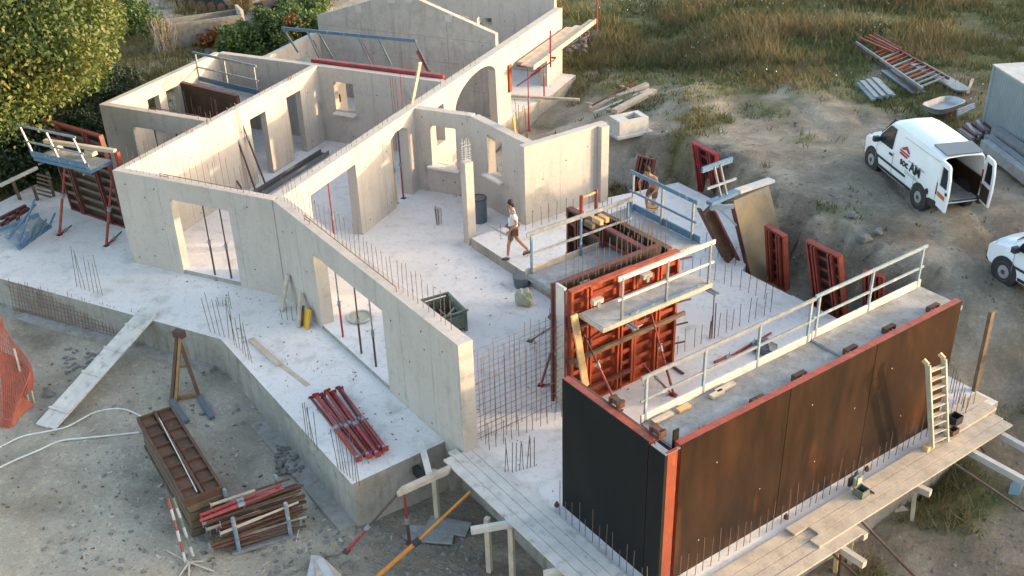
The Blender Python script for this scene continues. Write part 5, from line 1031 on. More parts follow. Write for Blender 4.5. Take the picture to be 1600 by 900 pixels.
# ------------------------------------------------------------------ vans
def van(lab, hub_f, hub_r, side_n, open_doors, text, zg):
    """hub_f/hub_r: ground points under the near-side front and rear wheels"""
    fwd = (hub_f-hub_r); fwd.z = 0; fwd.normalize(); lf = Z.cross(fwd); WB = 2.62; Wd = .82
    org = (hub_f+hub_r)/2-lf*(Wd-.06)*.84      # centre line, mid wheelbase, lf = left side
    org.z = zg
    T = lambda x, y, z: org+fwd*x+lf*y*.84+Z*z*.94
    t = thing('panel_van', lab, 'van', org, 'white panel vans')
    # stations: x, half width low, half belt, half roof, z low, z belt, z roof
    st = [(-1.98, .70, .80, .66, .38, 1.02, 1.76), (-1.6, .78, .82, .70, .30, 1.03, 1.83), (-.5, .80, .83, .72, .24, 1.03, 1.86), (.2, .80, .83, .72, .24, 1.02, 1.86), (.55, .80, .83, .70, .24, 1.01, 1.82), (.75, .80, .83, .66, .24, 1.0, 1.70),
          (1.25, .80, .82, .70, .25, .99, 1.14), (1.5, .79, .80, .68, .30, .94, 1.04), (1.85, .76, .76, .6, .34, .84, .93), (2.02, .66, .66, .5, .38, .70, .76)]
    mb = MB(); ring = []
    for (x, wl_, wb, wr, zl, zb_, zr) in st:
        pts = [(-wl_, zl), (-wb, zl+.25), (-wb, zb_), (-(wb*.45+wr*.55), zb_+(zr-zb_)*.6), (-wr, zr-.07), (-wr*.82, zr), (0, zr+.025), (wr*.82, zr), (wr, zr-.07), (wb*.45+wr*.55, zb_+(zr-zb_)*.6), (wb, zb_), (wb, zl+.25), (wl_, zl), (0, zl-.02)]
        ring.append(len(mb.v)); mb.v += [tuple(T(x, y, z)) for y, z in pts]
    n_ = 14
    for a, b_ in zip(ring, ring[1:]): mb.f += [(a+i_, a+(i_+1) % n_, b_+(i_+1) % n_, b_+i_) for i_ in range(n_)]
    mb.f.append(tuple(ring[-1]+i_ for i_ in range(n_)))
    if not open_doors: mb.f.append(tuple(ring[0]+i_ for i_ in reversed(range(n_))))
    me_ = mb.mesh('body', 'white_paint'); me_.shade_smooth(); body = link('body', me_, t)
    s_ = body.modifiers.new('skin', 'SOLIDIFY'); s_.thickness = .03; s_.offset = -1
    e_ = body.modifiers.new('split', 'EDGE_SPLIT'); e_.split_angle = R(38)
    # windscreen, side windows (2 cm proud of the shell)
    def patch(nm, pts, mt, th=.012, par=t):
        P_ = [T(*p) for p in pts]; nn = (P_[1]-P_[0]).cross(P_[2]-P_[0]).normalized(); ctr = sum(P_, V(0, 0, 0))/len(P_)
        if nn.dot(ctr-T(-.2, 0, .9)) < 0: nn = -nn
        P_ = [p+nn*.004 for p in P_]; k_ = len(P_); m2 = MB(); m2.v = [tuple(p) for p in P_]+[tuple(p+nn*th) for p in P_]
        m2.f = [tuple(range(k_)), tuple(k_+i_ for i_ in reversed(range(k_)))]+[(i_, (i_+1) % k_, k_+(i_+1) % k_, k_+i_) for i_ in range(k_)]
        return m2.build(nm, mt, par)
    patch('windscreen', [(1.27, -.62, 1.16), (1.27, .62, 1.16), (.80, .56, 1.69), (.80, -.56, 1.69)], 'glass', .02)
    for e in (-1, 1):
        patch('side_window', [(1.05, e*.835, 1.06), (.28, e*.842, 1.06), (.30, e*.745, 1.66), (.62, e*.735, 1.66), (.95, e*.80, 1.28)], 'glass', .02)
        patch('rub_strip', [(1.05, e*.838, .56), (-.55, e*.838, .56), (-.55, e*.838, .62), (1.05, e*.838, .62)], 'black_plastic', .02)
        patch('door_handle', [(.38, e*.838, .88), (.22, e*.838, .88), (.22, e*.838, .94), (.38, e*.838, .94)], 'black_plastic', .025)
        patch('door_seam', [(.20, e*.838, .36), (.185, e*.838, .36), (.185, e*.838, 1.02), (.20, e*.838, 1.02)], 'rim', .004)
        for xx, z0_, z1_ in ((1.10, .34, 1.0), (-.98, .36, 1.02)): patch('door_seam', [(xx, e*.838, z0_), (xx-.012, e*.838, z0_), (xx-.012, e*.838, z1_), (xx, e*.838, z1_)], 'rim', .004)
        patch('sill', [(.88, e*.806, .27), (-.88, e*.806, .27), (-.88, e*.826, .36), (.88, e*.826, .36)], 'black_plastic', .012)
        patch('door_seam', [(-.2, e*.74, 1.60), (-1.9, e*.72, 1.60), (-1.9, e*.715, 1.613), (-.2, e*.735, 1.613)], 'rim', .03)
        m2 = MB().cbox(T(1.02, e*.96, 1.10), fwd, lf, Z, .12, .16, .14); m2.build('wing_mirror', 'black_plastic', t)
        patch('headlight', [(1.98, e*.58, .70), (1.86, e*.70, .72), (1.72, e*.74, .90), (1.86, e*.58, .88)], 'rim', .02)
        patch('tail_light', [(-1.975, e*.79, .72), (-1.975, e*.70, .72), (-1.975, e*.66, 1.30), (-1.975, e*.74, 1.30)], 'tail_red', .03)
        for x in (WB/2, -WB/2):
            MB().tube(T(x, e*.60, .31), T(x, e*.835, .31), .385, 24).build('wheel_arch', 'black_plastic', t)
            wh_ = MB().tube(T(x, e*.63, .30), T(x, e*.80, .30), .275, 22).ring(T(x, e*.79, .30), lf, .235, .055, 22, 6).build('wheel', 'tyre', t)
            m3 = MB().tube(T(x, e*.80, .30), T(x, e*.848, .30), .185, 18, .16)
            m3.build('rim', 'rim', wh_); MB().tube(T(x, e*.848, .30), T(x, e*.862, .30), .06, 10).build('hub_cap', 'prop_dark', wh_)
    MB().obox(T(1.88, -.66, .30), fwd, lf, Z, .16, 1.11, .24).build('front_bumper', 'black_plastic', t)
    for e in (-1, 1): MB().obox(T(-2.06, e*.80-(.12 if e > 0 else 0), .30), fwd, lf, Z, .42, .10, .2).build('rear_bumper', 'black_plastic', t)
    patch('roof_panel', [(-1.96, -.60, 1.79), (-1.96, .60, 1.79), (-1.35, .62, 1.85), (-1.35, -.62, 1.85)], 'grey_panel', .03)
    patch('grille', [(2.02, -.4, .62), (2.02, .4, .62), (2.02, .4, .70), (2.02, -.4, .70)], 'black_plastic', .01)
    if open_doors:
        MB().obox(T(-1.95, -.68, .44), fwd, lf, Z, 2.4, 1.14, .03).build('load_floor', 'ply_grey', t)
        MB().obox(T(.45, -.68, .47), fwd, lf, Z, .03, 1.14, 1.1).build('bulkhead', 'grey_panel', t)
        MB().obox(T(-1.9, -.74, .47), fwd, lf, Z, 2.3, .04, .55).build('side_lining', 'film_brown', t)
        for e in (-1, 1):
            ang = R(95 if e > 0 else 82); hx, hy = -1.98, e*.76
            dd = -fwd*math.sin(ang)+(-lf*e)*math.cos(ang)*1.0; D = lambda s, z, hx=hx, hy=hy, dd=dd: T(hx, hy, z)+dd*s*.84
            out_n = (dd.cross(Z)).normalized(); out_n = out_n if out_n.dot(lf*e) > 0 else -out_n
            loop = [(0, .42), (.68, .42), (.74, .9), (.70, 1.35), (.60, 1.68), (.50, 1.73), (.05, 1.73), (-.02, 1.2)]; hole = [(.12, 1.02), (.60, 1.02), (.57, 1.35), (.50, 1.58), (.14, 1.58)]
            d_ = MB().prism([loop, hole], D, -out_n*.05).build('rear_door', 'white_paint', t)
            MB().prism([[(s*.98+.01, z) for s, z in hole]], lambda s, z, D=D: D(s, z)-out_n*.02, -out_n*.012).build('door_glass', 'glass', d_)
            MB().prism([[(.08, .48), (.6, .48), (.62, .92), (.08, .92)]], lambda s, z, D=D: D(s, z)-out_n*.052, -out_n*.008).build('door_lining', 'film_dark', d_)
            if e > 0: MB().prism([[(.10, .72), (.56, .72), (.56, .84), (.10, .84)]], lambda s, z, D=D: D(s, z)+out_n*.002, out_n*.012).build('number_plate', 'plate_orange', d_)
            MB().prism([[(.58, .9), (.68, .9), (.68, .98), (.58, .98)]], lambda s, z, D=D: D(s, z)+out_n*.002, out_n*.02).build('door_handle', 'black_plastic', d_)
    patch('fuel_cap', [(-1.72, .822, .60), (-1.66, .822, .54), (-1.58, .822, .60), (-1.58, .822, .68), (-1.66, .822, .74), (-1.72, .822, .68)], 'black_plastic', .02)
    if text:
        def tx(s, size, x, z, mt, nm):
            cu = bpy.data.curves.new(nm, 'FONT'); cu.body = s; cu.size = size; cu.extrude = .003; cu.offset = .004*size/.2
            tmp = bpy.data.objects.new(nm, cu); C.objects.link(tmp); dg = bpy.context.evaluated_depsgraph_get(); m_ = bpy.data.meshes.new_from_object(tmp.evaluated_get(dg)); bpy.data.objects.remove(tmp)
            tilt = .12 if z > 1.0 else 0
            up = (Z-lf*tilt).normalized(); nn = (-fwd).cross(up)
            mm_ = Matrix((-fwd, up, nn)).transposed().to_4x4(); mm_.translation = T(x, .848, z)
            m_.transform(mm_); m_.materials.clear(); m_.materials.append(M[mt]); link(nm, m_, t)
        tx('soc', .31, -.20, .84, 'logo_black', 'lettering'); tx('AM', .38, -.70, .84, 'logo_black', 'lettering')
        for k in range(3):
            for j_ in range(5): z = .79-.05*k; patch('small_print', [(-.45-.14*j_-k*.03, .836, z), (-.56-.14*j_-k*.03, .836, z), (-.56-.14*j_-k*.03, .836, z+.02), (-.45-.14*j_-k*.03, .836, z+.02)], 'logo_grey', .003) if k else None
        for j_ in range(7): patch('small_print', [(-.6-.12*j_, .826, 1.08), (-.69-.12*j_, .826, 1.08), (-.69-.12*j_, .826, 1.10), (-.6-.12*j_, .826, 1.10)], 'logo_grey', .02)
        patch('logo_roof', [(-.12, .80, 1.28), (-.38, .795, 1.42), (-.58, .80, 1.27), (-.50, .80, 1.27), (-.38, .795, 1.36), (-.29, .80, 1.28)], 'logo_red', .03)
        patch('logo_bar', [(-.12, .815, 1.21), (-.58, .815, 1.19), (-.58, .815, 1.22), (-.12, .815, 1.24)], 'logo_red', .03)
        patch('logo_word', [(-.12, .822, 1.12), (-.5, .822, 1.10), (-.5, .822, 1.15), (-.12, .822, 1.17)], 'logo_red', .02)
    return t
zg = 1.6
hf, hr = at(1361, 264, zg), at(1437, 325, zg)
zg = .5*(gz(hf.x, hf.y)+gz(hr.x, hr.y))
van('white panel van parked on the track, both rear doors open', at(1361, 262, zg), at(1436, 324, zg), 1, True, True, zg)
hf = at(1567, 440, 1.1); zg2 = gz(hf.x, hf.y); hf = at(1567, 440, zg2); fd = (at(1361, 262, zg)-at(1436, 324, zg)).normalized(); fd = (Matrix.Rotation(R(12), 3, 'Z')@fd)
van('white van nose cut off by the right edge of the picture', hf, hf-fd*2.62, 1, False, False, zg2)
# ------------------------------------------------------------------ people
def skin(name, verts, edges, rad, mt, parent, root=0, sub=2):
    me = bpy.data.meshes.new(name); me.from_pydata([tuple(v) for v in verts], edges, []); o = link(name, me, parent); me.materials.append(M[mt])
    bm = bmesh.new(); bm.from_mesh(me); ly = bm.verts.layers.skin.verify()
    for v, r_ in zip(bm.verts, rad): v[ly].radius = (r_, r_) if isinstance(r_, float) else r_
    bm.verts.ensure_lookup_table(); bm.verts[root][ly].use_root = True; bm.to_mesh(me); bm.free()
    m_ = o.modifiers.new('skin', 'SKIN'); m_.use_smooth_shade = True; m_.branch_smoothing = .4; s_ = o.modifiers.new('sub', 'SUBSURF'); s_.levels = s_.render_levels = sub
    return o
def person(lab, foot, fwd, pose, H=1.74, top='cloth_white', bottom='cloth_khaki', hair='hair', shoes='leather', bare=False, helmet=None):
    """pose: dict of joints as (forward, left, up) in metres for a 1.74 m figure"""
    k = H/1.74; F = Vector(fwd); F.z = 0; F.normalize(); Lf = Z.cross(F)
    P = lambda q: foot+(F*q[0]+Lf*q[1]+Z*q[2])*k
    J = dict(pel=(0, 0, .95), spi=(0, 0, 1.12), che=(0, 0, 1.34), nek=(.01, 0, 1.47), hea=(.03, 0, 1.60), crn=(.02, 0, 1.68), shL=(0, .18, 1.41), shR=(0, -.18, 1.41), elL=(-.02, .24, 1.13), elR=(-.02, -.24, 1.13), haL=(.08, .25, .90), haR=(.08, -.25, .90),
             hiL=(0, .09, .92), hiR=(0, -.09, .92), knL=(.02, .10, .50), knR=(.02, -.10, .50), anL=(0, .1, .08), anR=(0, -.1, .08)); pose = dict(pose); TO = {'L': pose.pop('toL', 0), 'R': pose.pop('toR', 0)}; J.update(pose)
    names = list(J); V_ = [P(J[n_]) for n_ in names]; ix = {n_: i_ for i_, n_ in enumerate(names)}
    rad = dict(pel=(.15, .11), spi=(.13, .095), che=(.155, .11), nek=.05, hea=(.072, .085), crn=(.065, .075), shL=.062, shR=.062, elL=.04, elR=.04, haL=.028, haR=.028, hiL=.085, hiR=.085, knL=.055, knR=.055, anL=.037, anR=.037)
    E_ = [('pel', 'spi'), ('spi', 'che'), ('che', 'nek'), ('nek', 'hea'), ('hea', 'crn'), ('che', 'shL'), ('shL', 'elL'), ('elL', 'haL'), ('che', 'shR'), ('shR', 'elR'), ('elR', 'haR'), ('pel', 'hiL'), ('hiL', 'knL'), ('knL', 'anL'), ('pel', 'hiR'), ('hiR', 'knR'), ('knR', 'anR')]
    R_ = [rad[n_] if isinstance(rad[n_], tuple) else float(rad[n_]) for n_ in names]; R_ = [tuple(x*k for x in r_) if isinstance(r_, tuple) else r_*k for r_ in R_]
    ed = [(ix[a], ix[b_]) for a, b_ in E_]
    for s_ in 'LR':                                             # hand: palm, four fingers, thumb
        h = V_[ix['ha'+s_]]; e = V_[ix['el'+s_]]; d_ = (h-e).normalized(); sd_ = d_.cross(Lf).normalized(); c0 = len(V_)
        V_.append(h+d_*.07*k); R_.append(.026*k); ed.append((ix['ha'+s_], c0))
        for q_, (o_, L_) in enumerate(((-.03, .075), (-.01, .085), (.011, .08), (.03, .062))):
            a = len(V_); V_.append(h+d_*(.07+L_*.5)*k+sd_*o_*k); V_.append(h+d_*(.07+L_)*k+sd_*o_*k+F*.012); R_ += [.010*k, .008*k]; ed += [(c0, a), (a, a+1)]
        a = len(V_); V_.append(h+d_*.05*k-sd_*.045*k+F*.02); V_.append(h+d_*.085*k-sd_*.055*k+F*.03); R_ += [.011*k, .009*k]; ed += [(ix['ha'+s_], a), (a, a+1)]
    t = thing('person', lab, 'person', foot)
    for s_ in 'LR':
        a = len(V_); V_.append(V_[ix['an'+s_]]+F*.16-Z*.05); R_.append(.03*k); ed.append((ix['an'+s_], a))
    hp = P(J['hea']); up = (P(J['crn'])-P(J['nek'])).normalized(); fd = (F-up*F.dot(up)).normalized()
    a = len(V_); V_.append(hp+fd*.105*k-up*.01); R_.append(.014*k); ed.append((ix['hea'], a))
    skin('body', V_, ed, R_, 'skin', t, ix['pel'])
    g = lambda *n_: [P(J[q]) for q in n_]
    if not bare:
        vs = g('pel', 'spi', 'che', 'shL', 'shR')+[P(J['che']).lerp(P(J['nek']), .55), P(J['shL']).lerp(P(J['elL']), .62), P(J['shR']).lerp(P(J['elR']), .62)]; vs[0] = vs[0].lerp(vs[1], .25)
        skin('t_shirt', vs, [(0, 1), (1, 2), (2, 3), (2, 4), (2, 5), (3, 6), (4, 7)], [(.17*k, .135*k), (.155*k, .12*k), (.175*k, .13*k), .08*k, .08*k, .065*k, .062*k, .062*k], top, t, 1)
    else: pass
    vs = g('pel', 'hiL', 'knL', 'hiR', 'knR', 'spi'); vs[2] = vs[1].lerp(vs[2], .8); vs[4] = vs[3].lerp(vs[4], .8); vs[5] = vs[0].lerp(vs[5], .4)
    skin('shorts', vs, [(0, 1), (1, 2), (0, 3), (3, 4), (0, 5)], [(.165*k, .125*k), .105*k, .09*k, .105*k, .09*k, (.16*k, .12*k)], bottom, t, 0)
    for s_ in 'LR':
        an = P(J['an'+s_]); skin('sock', [an+Z*.0, an+Z*.12], [(0, 1)], [.048*k, .045*k], 'cloth_white', t, 0, 1)
        tip = an+F*.17-Z*.045+Z*TO[s_]
        skin('shoe', [an-F*.06-Z*.035, an-Z*.03+F*.03, tip], [(0, 1), (1, 2)], [.045*k, .05*k, .042*k], shoes, t, 1, 1)
    hm = blob(P(J['crn'])-fd*.012+up*.0, .088*k, .088*k, .085*k, 2, 12, 8, .06 if helmet is None else 0); hm.sm = True
    if helmet is None: hm.build('hair', hair, t); blob(hp-fd*.05*k+up*.01, .075*k, .075*k, .09*k, 3, 10, 6, .05).build('hair', hair, t)
    else:
        blob(P(J['crn'])+up*.02, .115*k, .115*k, .10*k, 2, 14, 8, 0).build('helmet', helmet, t)
    for e in (-1, 1):
        MB().cbox(hp+fd*.082*k+Lf*e*.032*k+up*.012, fd, Lf, up, .014, .024, .012).build('eye', 'hair', t)
        MB().cbox(hp+Lf*e*.078*k-fd*.005-up*.0, fd, Lf, up, .04, .02, .06).build('ear', 'skin', t)
    MB().cbox(hp+fd*.086*k-up*.045, fd, Lf, up, .01, .045, .01).build('mouth', 'leather', t)
    return t, P, J
left_ = -CX; left_ = Vector((left_.x, left_.y, 0)).normalized()
ft = at(803, 404, .3)
w1, P, J = person('dark-haired man in white t-shirt and khaki shorts walking along the step', ft, left_+V(-.1, -.25, 0), dict(anL=(.18, .07, .09), knL=(.14, .09, .50), anR=(-.42, -.08, .16), knR=(-.12, -.1, .53), hea=(.06, 0, 1.59), crn=(.06, 0, 1.68), elL=(-.06, .24, 1.15), haL=(.10, .22, .98), elR=(-.08, -.25, 1.14), haR=(.08, -.24, .96), toR=-.08), shoes='prop_dark')
MB().ring(P((0, 0, .99)), Z, .165, .022, 16).build('tool_belt', 'leather', w1); MB().cbox(P((-.03, .2, .9)), left_, Z.cross(left_), Z, .16, .08, .2).build('tool_pouch', 'leather', w1); MB().tube(P((.08, .2, .95)), P((.1, .21, .62)), .014, 6).build('hammer', 'prop_dark', w1)
person('bare-chested tanned worker bending forward on the slab beyond the blue rail', at(1017, 335, .3), V(-.3, -1, 0), dict(pel=(-.1, 0, .85), spi=(-.02, 0, 1.0), che=(.12, 0, 1.2), nek=(.2, 0, 1.33), hea=(.27, 0, 1.43), crn=(.29, 0, 1.52), shL=(.12, .2, 1.24), shR=(.12, -.2, 1.24), elL=(.16, .33, .98), elR=(.16, -.33, .98), haL=(.3, .2, .82), haR=(.3, -.2, .82), hiL=(-.1, .09, .82), hiR=(-.1, -.09, .82), knL=(.1, .12, .46), knR=(.1, -.12, .46)), bare=True, bottom='leather', shoes='prop_dark')
t = thing('rubber_bucket', 'ochre bucket held low in front of the bare-chested worker', 'bucket', at(1022, 318, .5)); MB().tube(at(1020, 322, .35), at(1020, 322, .65), .13, 12, .17).build('tub', 'timber_new', t); MB().ring(at(1020, 322, .65), Z, .17, .012, 12).build('rim', 'leather', t)
person('worker in dark red top and teal cap crouched behind the left shutter platform', G(98, 240), V(.9, -.4, 0), dict(che=(.15, 0, 1.25), nek=(.22, 0, 1.36), hea=(.28, 0, 1.46), crn=(.3, 0, 1.55), shL=(.12, .18, 1.3), shR=(.12, -.18, 1.3), haL=(.35, .2, 1.0), haR=(.35, -.2, 1.0), elL=(.15, .26, 1.05), elR=(.15, -.26, 1.05)), top='cloth_red', bottom='prop_dark', helmet='helmet_teal')
person('worker in white shirt and white hat standing by the left corner of the house', G(152, 250), V(-.3, -1, 0), dict(haL=(.3, .1, 1.05), haR=(.3, -.1, 1.05)), top='cloth_white', bottom='prop_dark', helmet='white_paint')
# ------------------------------------------------------------------ vegetation
def leaves(name, pts, size, mt, parent=None, seed=1, elong=1.5, **k):
    r = np.random.default_rng(seed); n_ = len(pts); s_ = size*(.6+.8*r.random(n_))
    a = r.normal(size=(n_, 3)); a /= np.linalg.norm(a, axis=1)[:, None]; b_ = r.normal(size=(n_, 3)); b_ -= a*(a*b_).sum(1)[:, None]; b_ /= np.linalg.norm(b_, axis=1)[:, None]
    a *= s_[:, None]*elong/2; b_ *= s_[:, None]/2
    v = np.stack([pts-a, pts-b_*.9, pts+a, pts+b_*.9], 1).reshape(-1, 3); me = bpy.data.meshes.new(name)
    me.vertices.add(4*n_); me.vertices.foreach_set("co", v.ravel()); me.loops.add(4*n_); me.loops.foreach_set("vertex_index", np.arange(4*n_, dtype=np.int32)); me.polygons.add(n_); me.polygons.foreach_set("loop_start", np.arange(0, 4*n_, 4, dtype=np.int32)); me.update()
    me.materials.append(M[mt]); return link(name, me, parent, **k)
def crown_pts(lobes, n_, seed, clump=.32, shell=.55, nc=60):
    r = np.random.default_rng(seed); out = []; tot = sum(l[3]**2.2 for l in lobes)
    for (x, y, z, R_) in lobes:
        m_ = int(n_*R_**2.2/tot); c = r.normal(size=(nc, 3)); c /= np.linalg.norm(c, axis=1)[:, None]; c *= (shell+(1.18-shell)*r.random(nc)**.7)[:, None]*R_; c[:, 2] *= .85
        w_ = r.random(nc)**1.5+.08; idx = r.choice(nc, m_, p=w_/w_.sum()); p = c[idx]+r.normal(size=(m_, 3))*clump*R_*.46; out.append(p+np.array([x, y, z]))
    p = np.concatenate(out); g_ = height(p[:, 0], p[:, 1]); p[:, 2] = np.maximum(p[:, 2], g_+.03); return p
def tree(lab, base, lobes, n_, size, mt, seed, group=None, name='tree', trunk=True, tr=.16, nc=60, extra=None):
    t = thing(name, lab, 'tree' if 'tree' in name else 'shrub', base, group)
    if trunk:
        top = Vector(max(lobes, key=lambda l: l[2])[:3]); m_ = base.lerp(top, .45)+V(jit(.3), jit(.3), 0); tb = MB(); tb.sm = True
        pts = [base-Z*.1, base.lerp(m_, .5)+V(jit(.1), jit(.1), 0), m_, m_.lerp(top, .6), top]; rs = [tr*1.25, tr, tr*.7, tr*.4, tr*.12]
        for i_ in range(4): tb.tube(pts[i_], pts[i_+1], rs[i_], 8, rs[i_+1], cap=False)
        tb.build('trunk', 'bark', t)
        for l in lobes: MB().tube(base.lerp(m_, .7), Vector(l[:3]), tr*.45, 6, .02).build('limb', 'bark', t)
    leaves('crown', crown_pts(lobes, n_, seed, nc=nc), size, mt, t, seed)
    if extra: leaves('foliage', crown_pts(extra[0], extra[1], seed+50), size*.9, extra[2], t, seed+9)
    return t
def L3(px, py, z, R_): p = at(px, py, z); return (p.x, p.y, p.z, R_)
tree('tall yellow-green tree filling the top left corner', V(at(8, 215, 0).x, at(8, 215, 0).y, 0), [L3(-10, 20, 6.0, 2.3), L3(40, 30, 6.0, 2.0), L3(20, 85, 4.8, 1.6), L3(-30, 90, 5, 2.0), L3(70, 70, 4.6, 1.4), L3(5, 125, 3.9, 1.1), L3(50, 120, 3.8, .9), L3(60, 5, 6.0, 1.2), L3(100, 60, 4.2, 1.0)], 120000, .085, 'leaf_lime', 21, nc=140, tr=.24)
tree('rounder lime-green tree right of the tall one, leaning over the track', V(at(105, 185, 0).x, at(105, 185, 0).y, 0), [L3(95, 30, 4.6, 1.3), L3(132, 50, 3.6, 1.0), L3(105, 95, 3.0, 1.1), L3(75, 125, 2.6, .9), L3(148, 20, 3.6, .9), L3(125, 5, 4.4, 1.0), L3(150, 75, 2.2, .6), L3(95, 140, 1.9, .6)], 80000, .08, 'leaf_lime', 22, nc=110, extra=([L3(150, 82, 1.5, .6), L3(120, 40, 3.9, .7), L3(140, 12, 3.9, .6), L3(40, 90, 4.8, .5), L3(100, 110, 2.9, .5)], 3500, 'leaf_orange'))
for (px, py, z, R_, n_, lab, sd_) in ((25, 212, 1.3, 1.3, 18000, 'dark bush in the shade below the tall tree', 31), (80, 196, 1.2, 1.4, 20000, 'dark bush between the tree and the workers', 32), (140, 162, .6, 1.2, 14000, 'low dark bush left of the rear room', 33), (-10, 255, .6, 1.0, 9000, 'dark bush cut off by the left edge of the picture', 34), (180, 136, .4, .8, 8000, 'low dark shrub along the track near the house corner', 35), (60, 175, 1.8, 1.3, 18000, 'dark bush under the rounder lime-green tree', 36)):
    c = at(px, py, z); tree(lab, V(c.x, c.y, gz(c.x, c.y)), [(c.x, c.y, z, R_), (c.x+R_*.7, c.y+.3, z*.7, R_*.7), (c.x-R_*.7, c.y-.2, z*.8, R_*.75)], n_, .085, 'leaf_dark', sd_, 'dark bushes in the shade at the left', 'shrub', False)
c = at(452, 48, .9); tree('bushy light green shrub against the rear room wall, reddish leaves at its top', V(c.x, c.y, .1), [(c.x, c.y, .9, 1.0), (c.x-1.1, c.y-.5, .7, .95), (c.x-1.9, c.y-1.2, .5, .8), (c.x+.7, c.y+.6, .8, .8)], 26000, .09, 'leaf_bush', 41, None, 'shrub', False, extra=([(c.x+.4, c.y-.3, 1.3, .4)], 500, 'leaf_orange'))
c = at(478, 18, .7); tree('loose green shrub behind the bushy one near the gable', V(c.x, c.y, .1), [(c.x, c.y, .7, 1.0), (c.x-1.0, c.y+.8, .6, .9)], 12000, .09, 'leaf_bush', 42, None, 'shrub', False)
c = at(190, 22, .8); tree('green shrub at the top of the picture right of the lime trees', V(c.x, c.y, .1), [(c.x, c.y, .8, 1.4), (c.x+1.3, c.y-.4, .5, 1.0)], 12000, .09, 'leaf_bush', 43, None, 'shrub', False)
c = G(345, 70); tree('rusty brown weeds growing in front of the concrete trough', c, [(c.x, c.y-.2, c.z+.25, .5), (c.x+.7, c.y, c.z+.3, .45), (c.x-.8, c.y-.3, c.z+.2, .4)], 1400, .12, 'leaf_orange', 44, None, 'shrub', False)
# unseen trees added beyond the right edge, sized to shade meadow and vans
random.seed(9)
for k in range(13):
    s_ = k/12; x, y = 13.5+s_*13+jit(.8), 31.8+s_*33+jit(.8); g0 = gz(x, y); hh = 5.0+s_*1.4+jit(.35)
    tree(['young', 'leafy', 'rounded', 'broad', 'slender', 'dense', 'loose', 'dark', 'pale', 'low', 'crooked', 'wide', 'last'][k]+f' tree in the unseen row added to shade the vans', V(x, y, g0), [(x, y, g0+hh-1.5, 1.7), (x+jit(.6), y+.9, g0+hh*.5, 1.6), (x-jit(.6), y-.9, g0+hh*.5, 1.6), (x, y+jit(1), g0+hh*.24, 1.4)], 3600, .42, 'leaf_bush', 60+k, 'unseen trees added for shade on the right')
for k in range(9):  # unseen hedge added to shade the low ground while sparing the tall shutters
    x, y = 13.2+jit(.5)+k*.15, 13.5+k*2.15+jit(.4); g0 = gz(x, y); tp = 1.9+.09*k; c_ = max(g0+.5, tp-1.1)
    tree(['bramble', 'hazel', 'elder', 'thorn', 'box', 'privet', 'broom', 'sloe', 'willow'][k]+' bush in the unseen low hedge added for shade on the right', V(x, y, g0), [(x, y, c_, 1.2), (x, y+1.0, c_-.2, 1.1), (x, y, max(g0+.4, c_-1.0), 1.2)], 2000, .3, 'leaf_bush', 90+k, 'unseen hedge bushes added for shade on the right', 'shrub', False)
# grass and weeds
r = np.random.default_rng(5)
def blades(name, n_try, hfun, wd, mt, dens, seed, box=(-42, 8, 9, 62), lab='', spread=.5):
    r = np.random.default_rng(seed); x = box[0]+(box[1]-box[0])*r.random(n_try); y = box[2]+(box[3]-box[2])*r.random(n_try)
    g_ = dens(x, y); k = r.random(n_try) < g_; x, y = x[k], y[k]
    cam_v = (x*CX.x+y*CX.y), None
    h0 = height(x, y); n_ = len(x); nb = 3; x = np.repeat(x, nb)+r.normal(size=n_*nb)*.06; y = np.repeat(y, nb)+r.normal(size=n_*nb)*.06; h0 = np.repeat(h0, nb); n_ *= nb
    hh = hfun(x, y)*(.5+r.random(n_)); th_ = r.random(n_)*6.283; dx, dy = np.cos(th_)*wd, np.sin(th_)*wd; lx, ly = r.normal(size=n_)*hh*spread, r.normal(size=n_)*hh*spread
    v = np.stack([np.stack([x-dx, y-dy, h0-.02], 1), np.stack([x+dx, y+dy, h0-.02], 1), np.stack([x+lx, y+ly, h0+hh], 1)], 1).reshape(-1, 3)
    me = bpy.data.meshes.new(name); me.vertices.add(3*n_); me.vertices.foreach_set("co", v.ravel()); me.loops.add(3*n_); me.loops.foreach_set("vertex_index", np.arange(3*n_, dtype=np.int32)); me.polygons.add(n_); me.polygons.foreach_set("loop_start", np.arange(0, 3*n_, 3, dtype=np.int32)); me.update()
    me.materials.append(M[mt]); o = link(name, me); o['kind'] = 'stuff'; o['label'] = lab; o['category'] = 'grass'; return o
nf = lambda x, y, s_, sd_: vnoise(x, y, s_, sd_)
blades('grass', 260000, lambda x, y: .10+.12*(y > 40)+.12*nf(x, y, 3, 31), .018, 'grass_green', lambda x, y: np.clip(grassd(x, y)-.15, 0, 1)*np.clip(nf(x, y, 1.3, 32)*2.2-.45, .05, 1)*.8, 71, lab='green grass and weeds growing over the meadow and track')
blades('dry_grass', 170000, lambda x, y: .18+.5*(y > 40)*nf(x, y, 4, 33)+.1*nf(x, y, 2, 34), .016, 'grass_dry', lambda x, y: np.clip(grassd(x, y), 0, 1)*np.clip(nf(x, y, 2.2, 35)*3-1.15, .04, 1)*.85, 72, lab='dry yellow grass standing in the meadow')
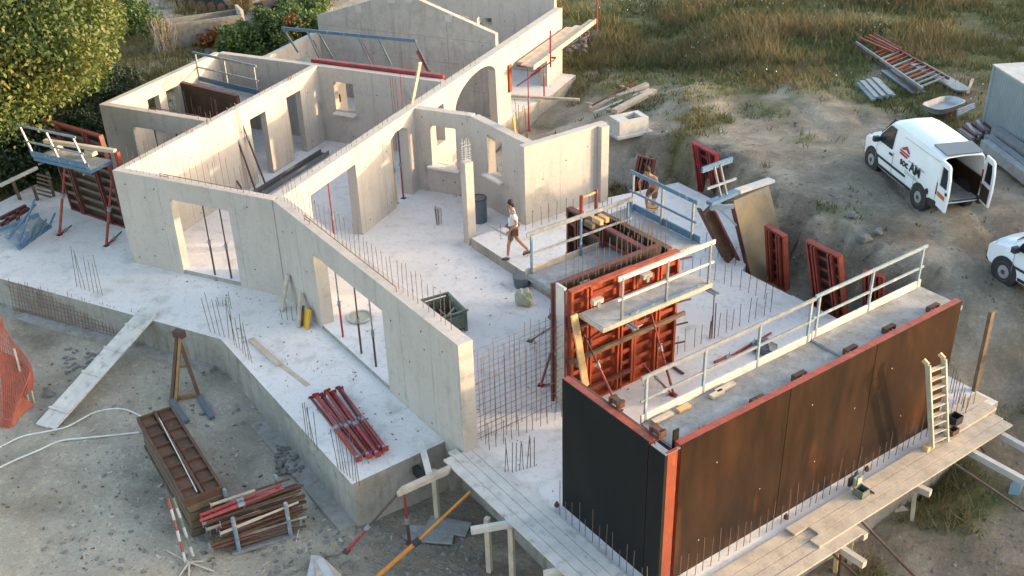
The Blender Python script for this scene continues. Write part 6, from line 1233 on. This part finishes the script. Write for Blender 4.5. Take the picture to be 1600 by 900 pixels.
blades('weeds', 60000, lambda x, y: .05+.05*nf(x, y, 1, 36), .03, 'grass_green', lambda x, y: np.clip(nf(x, y, .9, 37)*2.5-1.55, 0, 1)*.35*(x > -15)*(y > 24), 73, lab='small weeds dotted over the bare earth')
fp = []
for px, py, n_, s_ in ((1010, 15, 60, 1.2), (1175, 10, 70, 1.0), (1360, 52, 30, .5), (1095, 75, 12, .6), (1090, 95, 10, .4), (1265, 20, 14, 1.0), (1250, 75, 8, .5), (1100, 88, 10, .8), (1165, 90, 6, .4), (1400, 15, 20, 2), (950, 10, 20, 1.5), (1080, 212, 6, .6), (1255, 135, 8, 1.2), (1325, 130, 8, .6), (1530, 155, 12, .5), (100, 480, 0, 1)):
    c = G(px, py)
    for _ in range(int(n_*.6)): x, y = c.x+random.gauss(0, s_), c.y+random.gauss(0, s_); fp.append((x, y, gz(x, y)+random.uniform(.2, .45)))
o = leaves('wildflowers', np.array(fp), .055, 'flower', None, 81, 1.0, kind='stuff'); o['label'] = 'small white wildflowers dotted over the meadow'; o['category'] = 'flowers'
# tall dry stems by the trough
c = G(258, 84); rp_ = np.array([[c.x+random.gauss(0, .3), c.y+random.gauss(0, .2), c.z+random.uniform(.1, 1.5)] for _ in range(700)]); t = thing('dry_weeds', 'tuft of tall straw-coloured weeds left of the concrete trough', 'weeds', c)
mb = MB()
for _ in range(60): x, y = c.x+random.gauss(0, .25), c.y+random.gauss(0, .18); mb.tube((x, y, c.z), (x+jit(.25), y+jit(.25), c.z+random.uniform(.9, 1.6)), .012, 3)
mb.build('stems', 'timber', t, kind='stuff'); leaves('seed_heads', rp_, .05, 'grass_dry', t, 82, 2.5, kind='stuff')
for (px, py, lab) in ((163, 8, 'pale blue and white bags lying at the top edge by the shrub'),):
    c = G(px, py); t = thing('dumped_bags', lab, 'bags', c); blob(c+V(0, 0, .3), .5, .5, .4, 12).build('bag', 'white_dirty', t); blob(c+V(.7, .1, .3), .4, .4, .4, 13).build('bag', 'canister', t)
c = G(120, 228); solo(blob(c+Z*.2, .7, .5, .45, 17, 12, 8, .3), 'spoil_heap', 'stone', 'pale heap of spoil behind the workers at the left', 'heap')
c = G(15, 225);
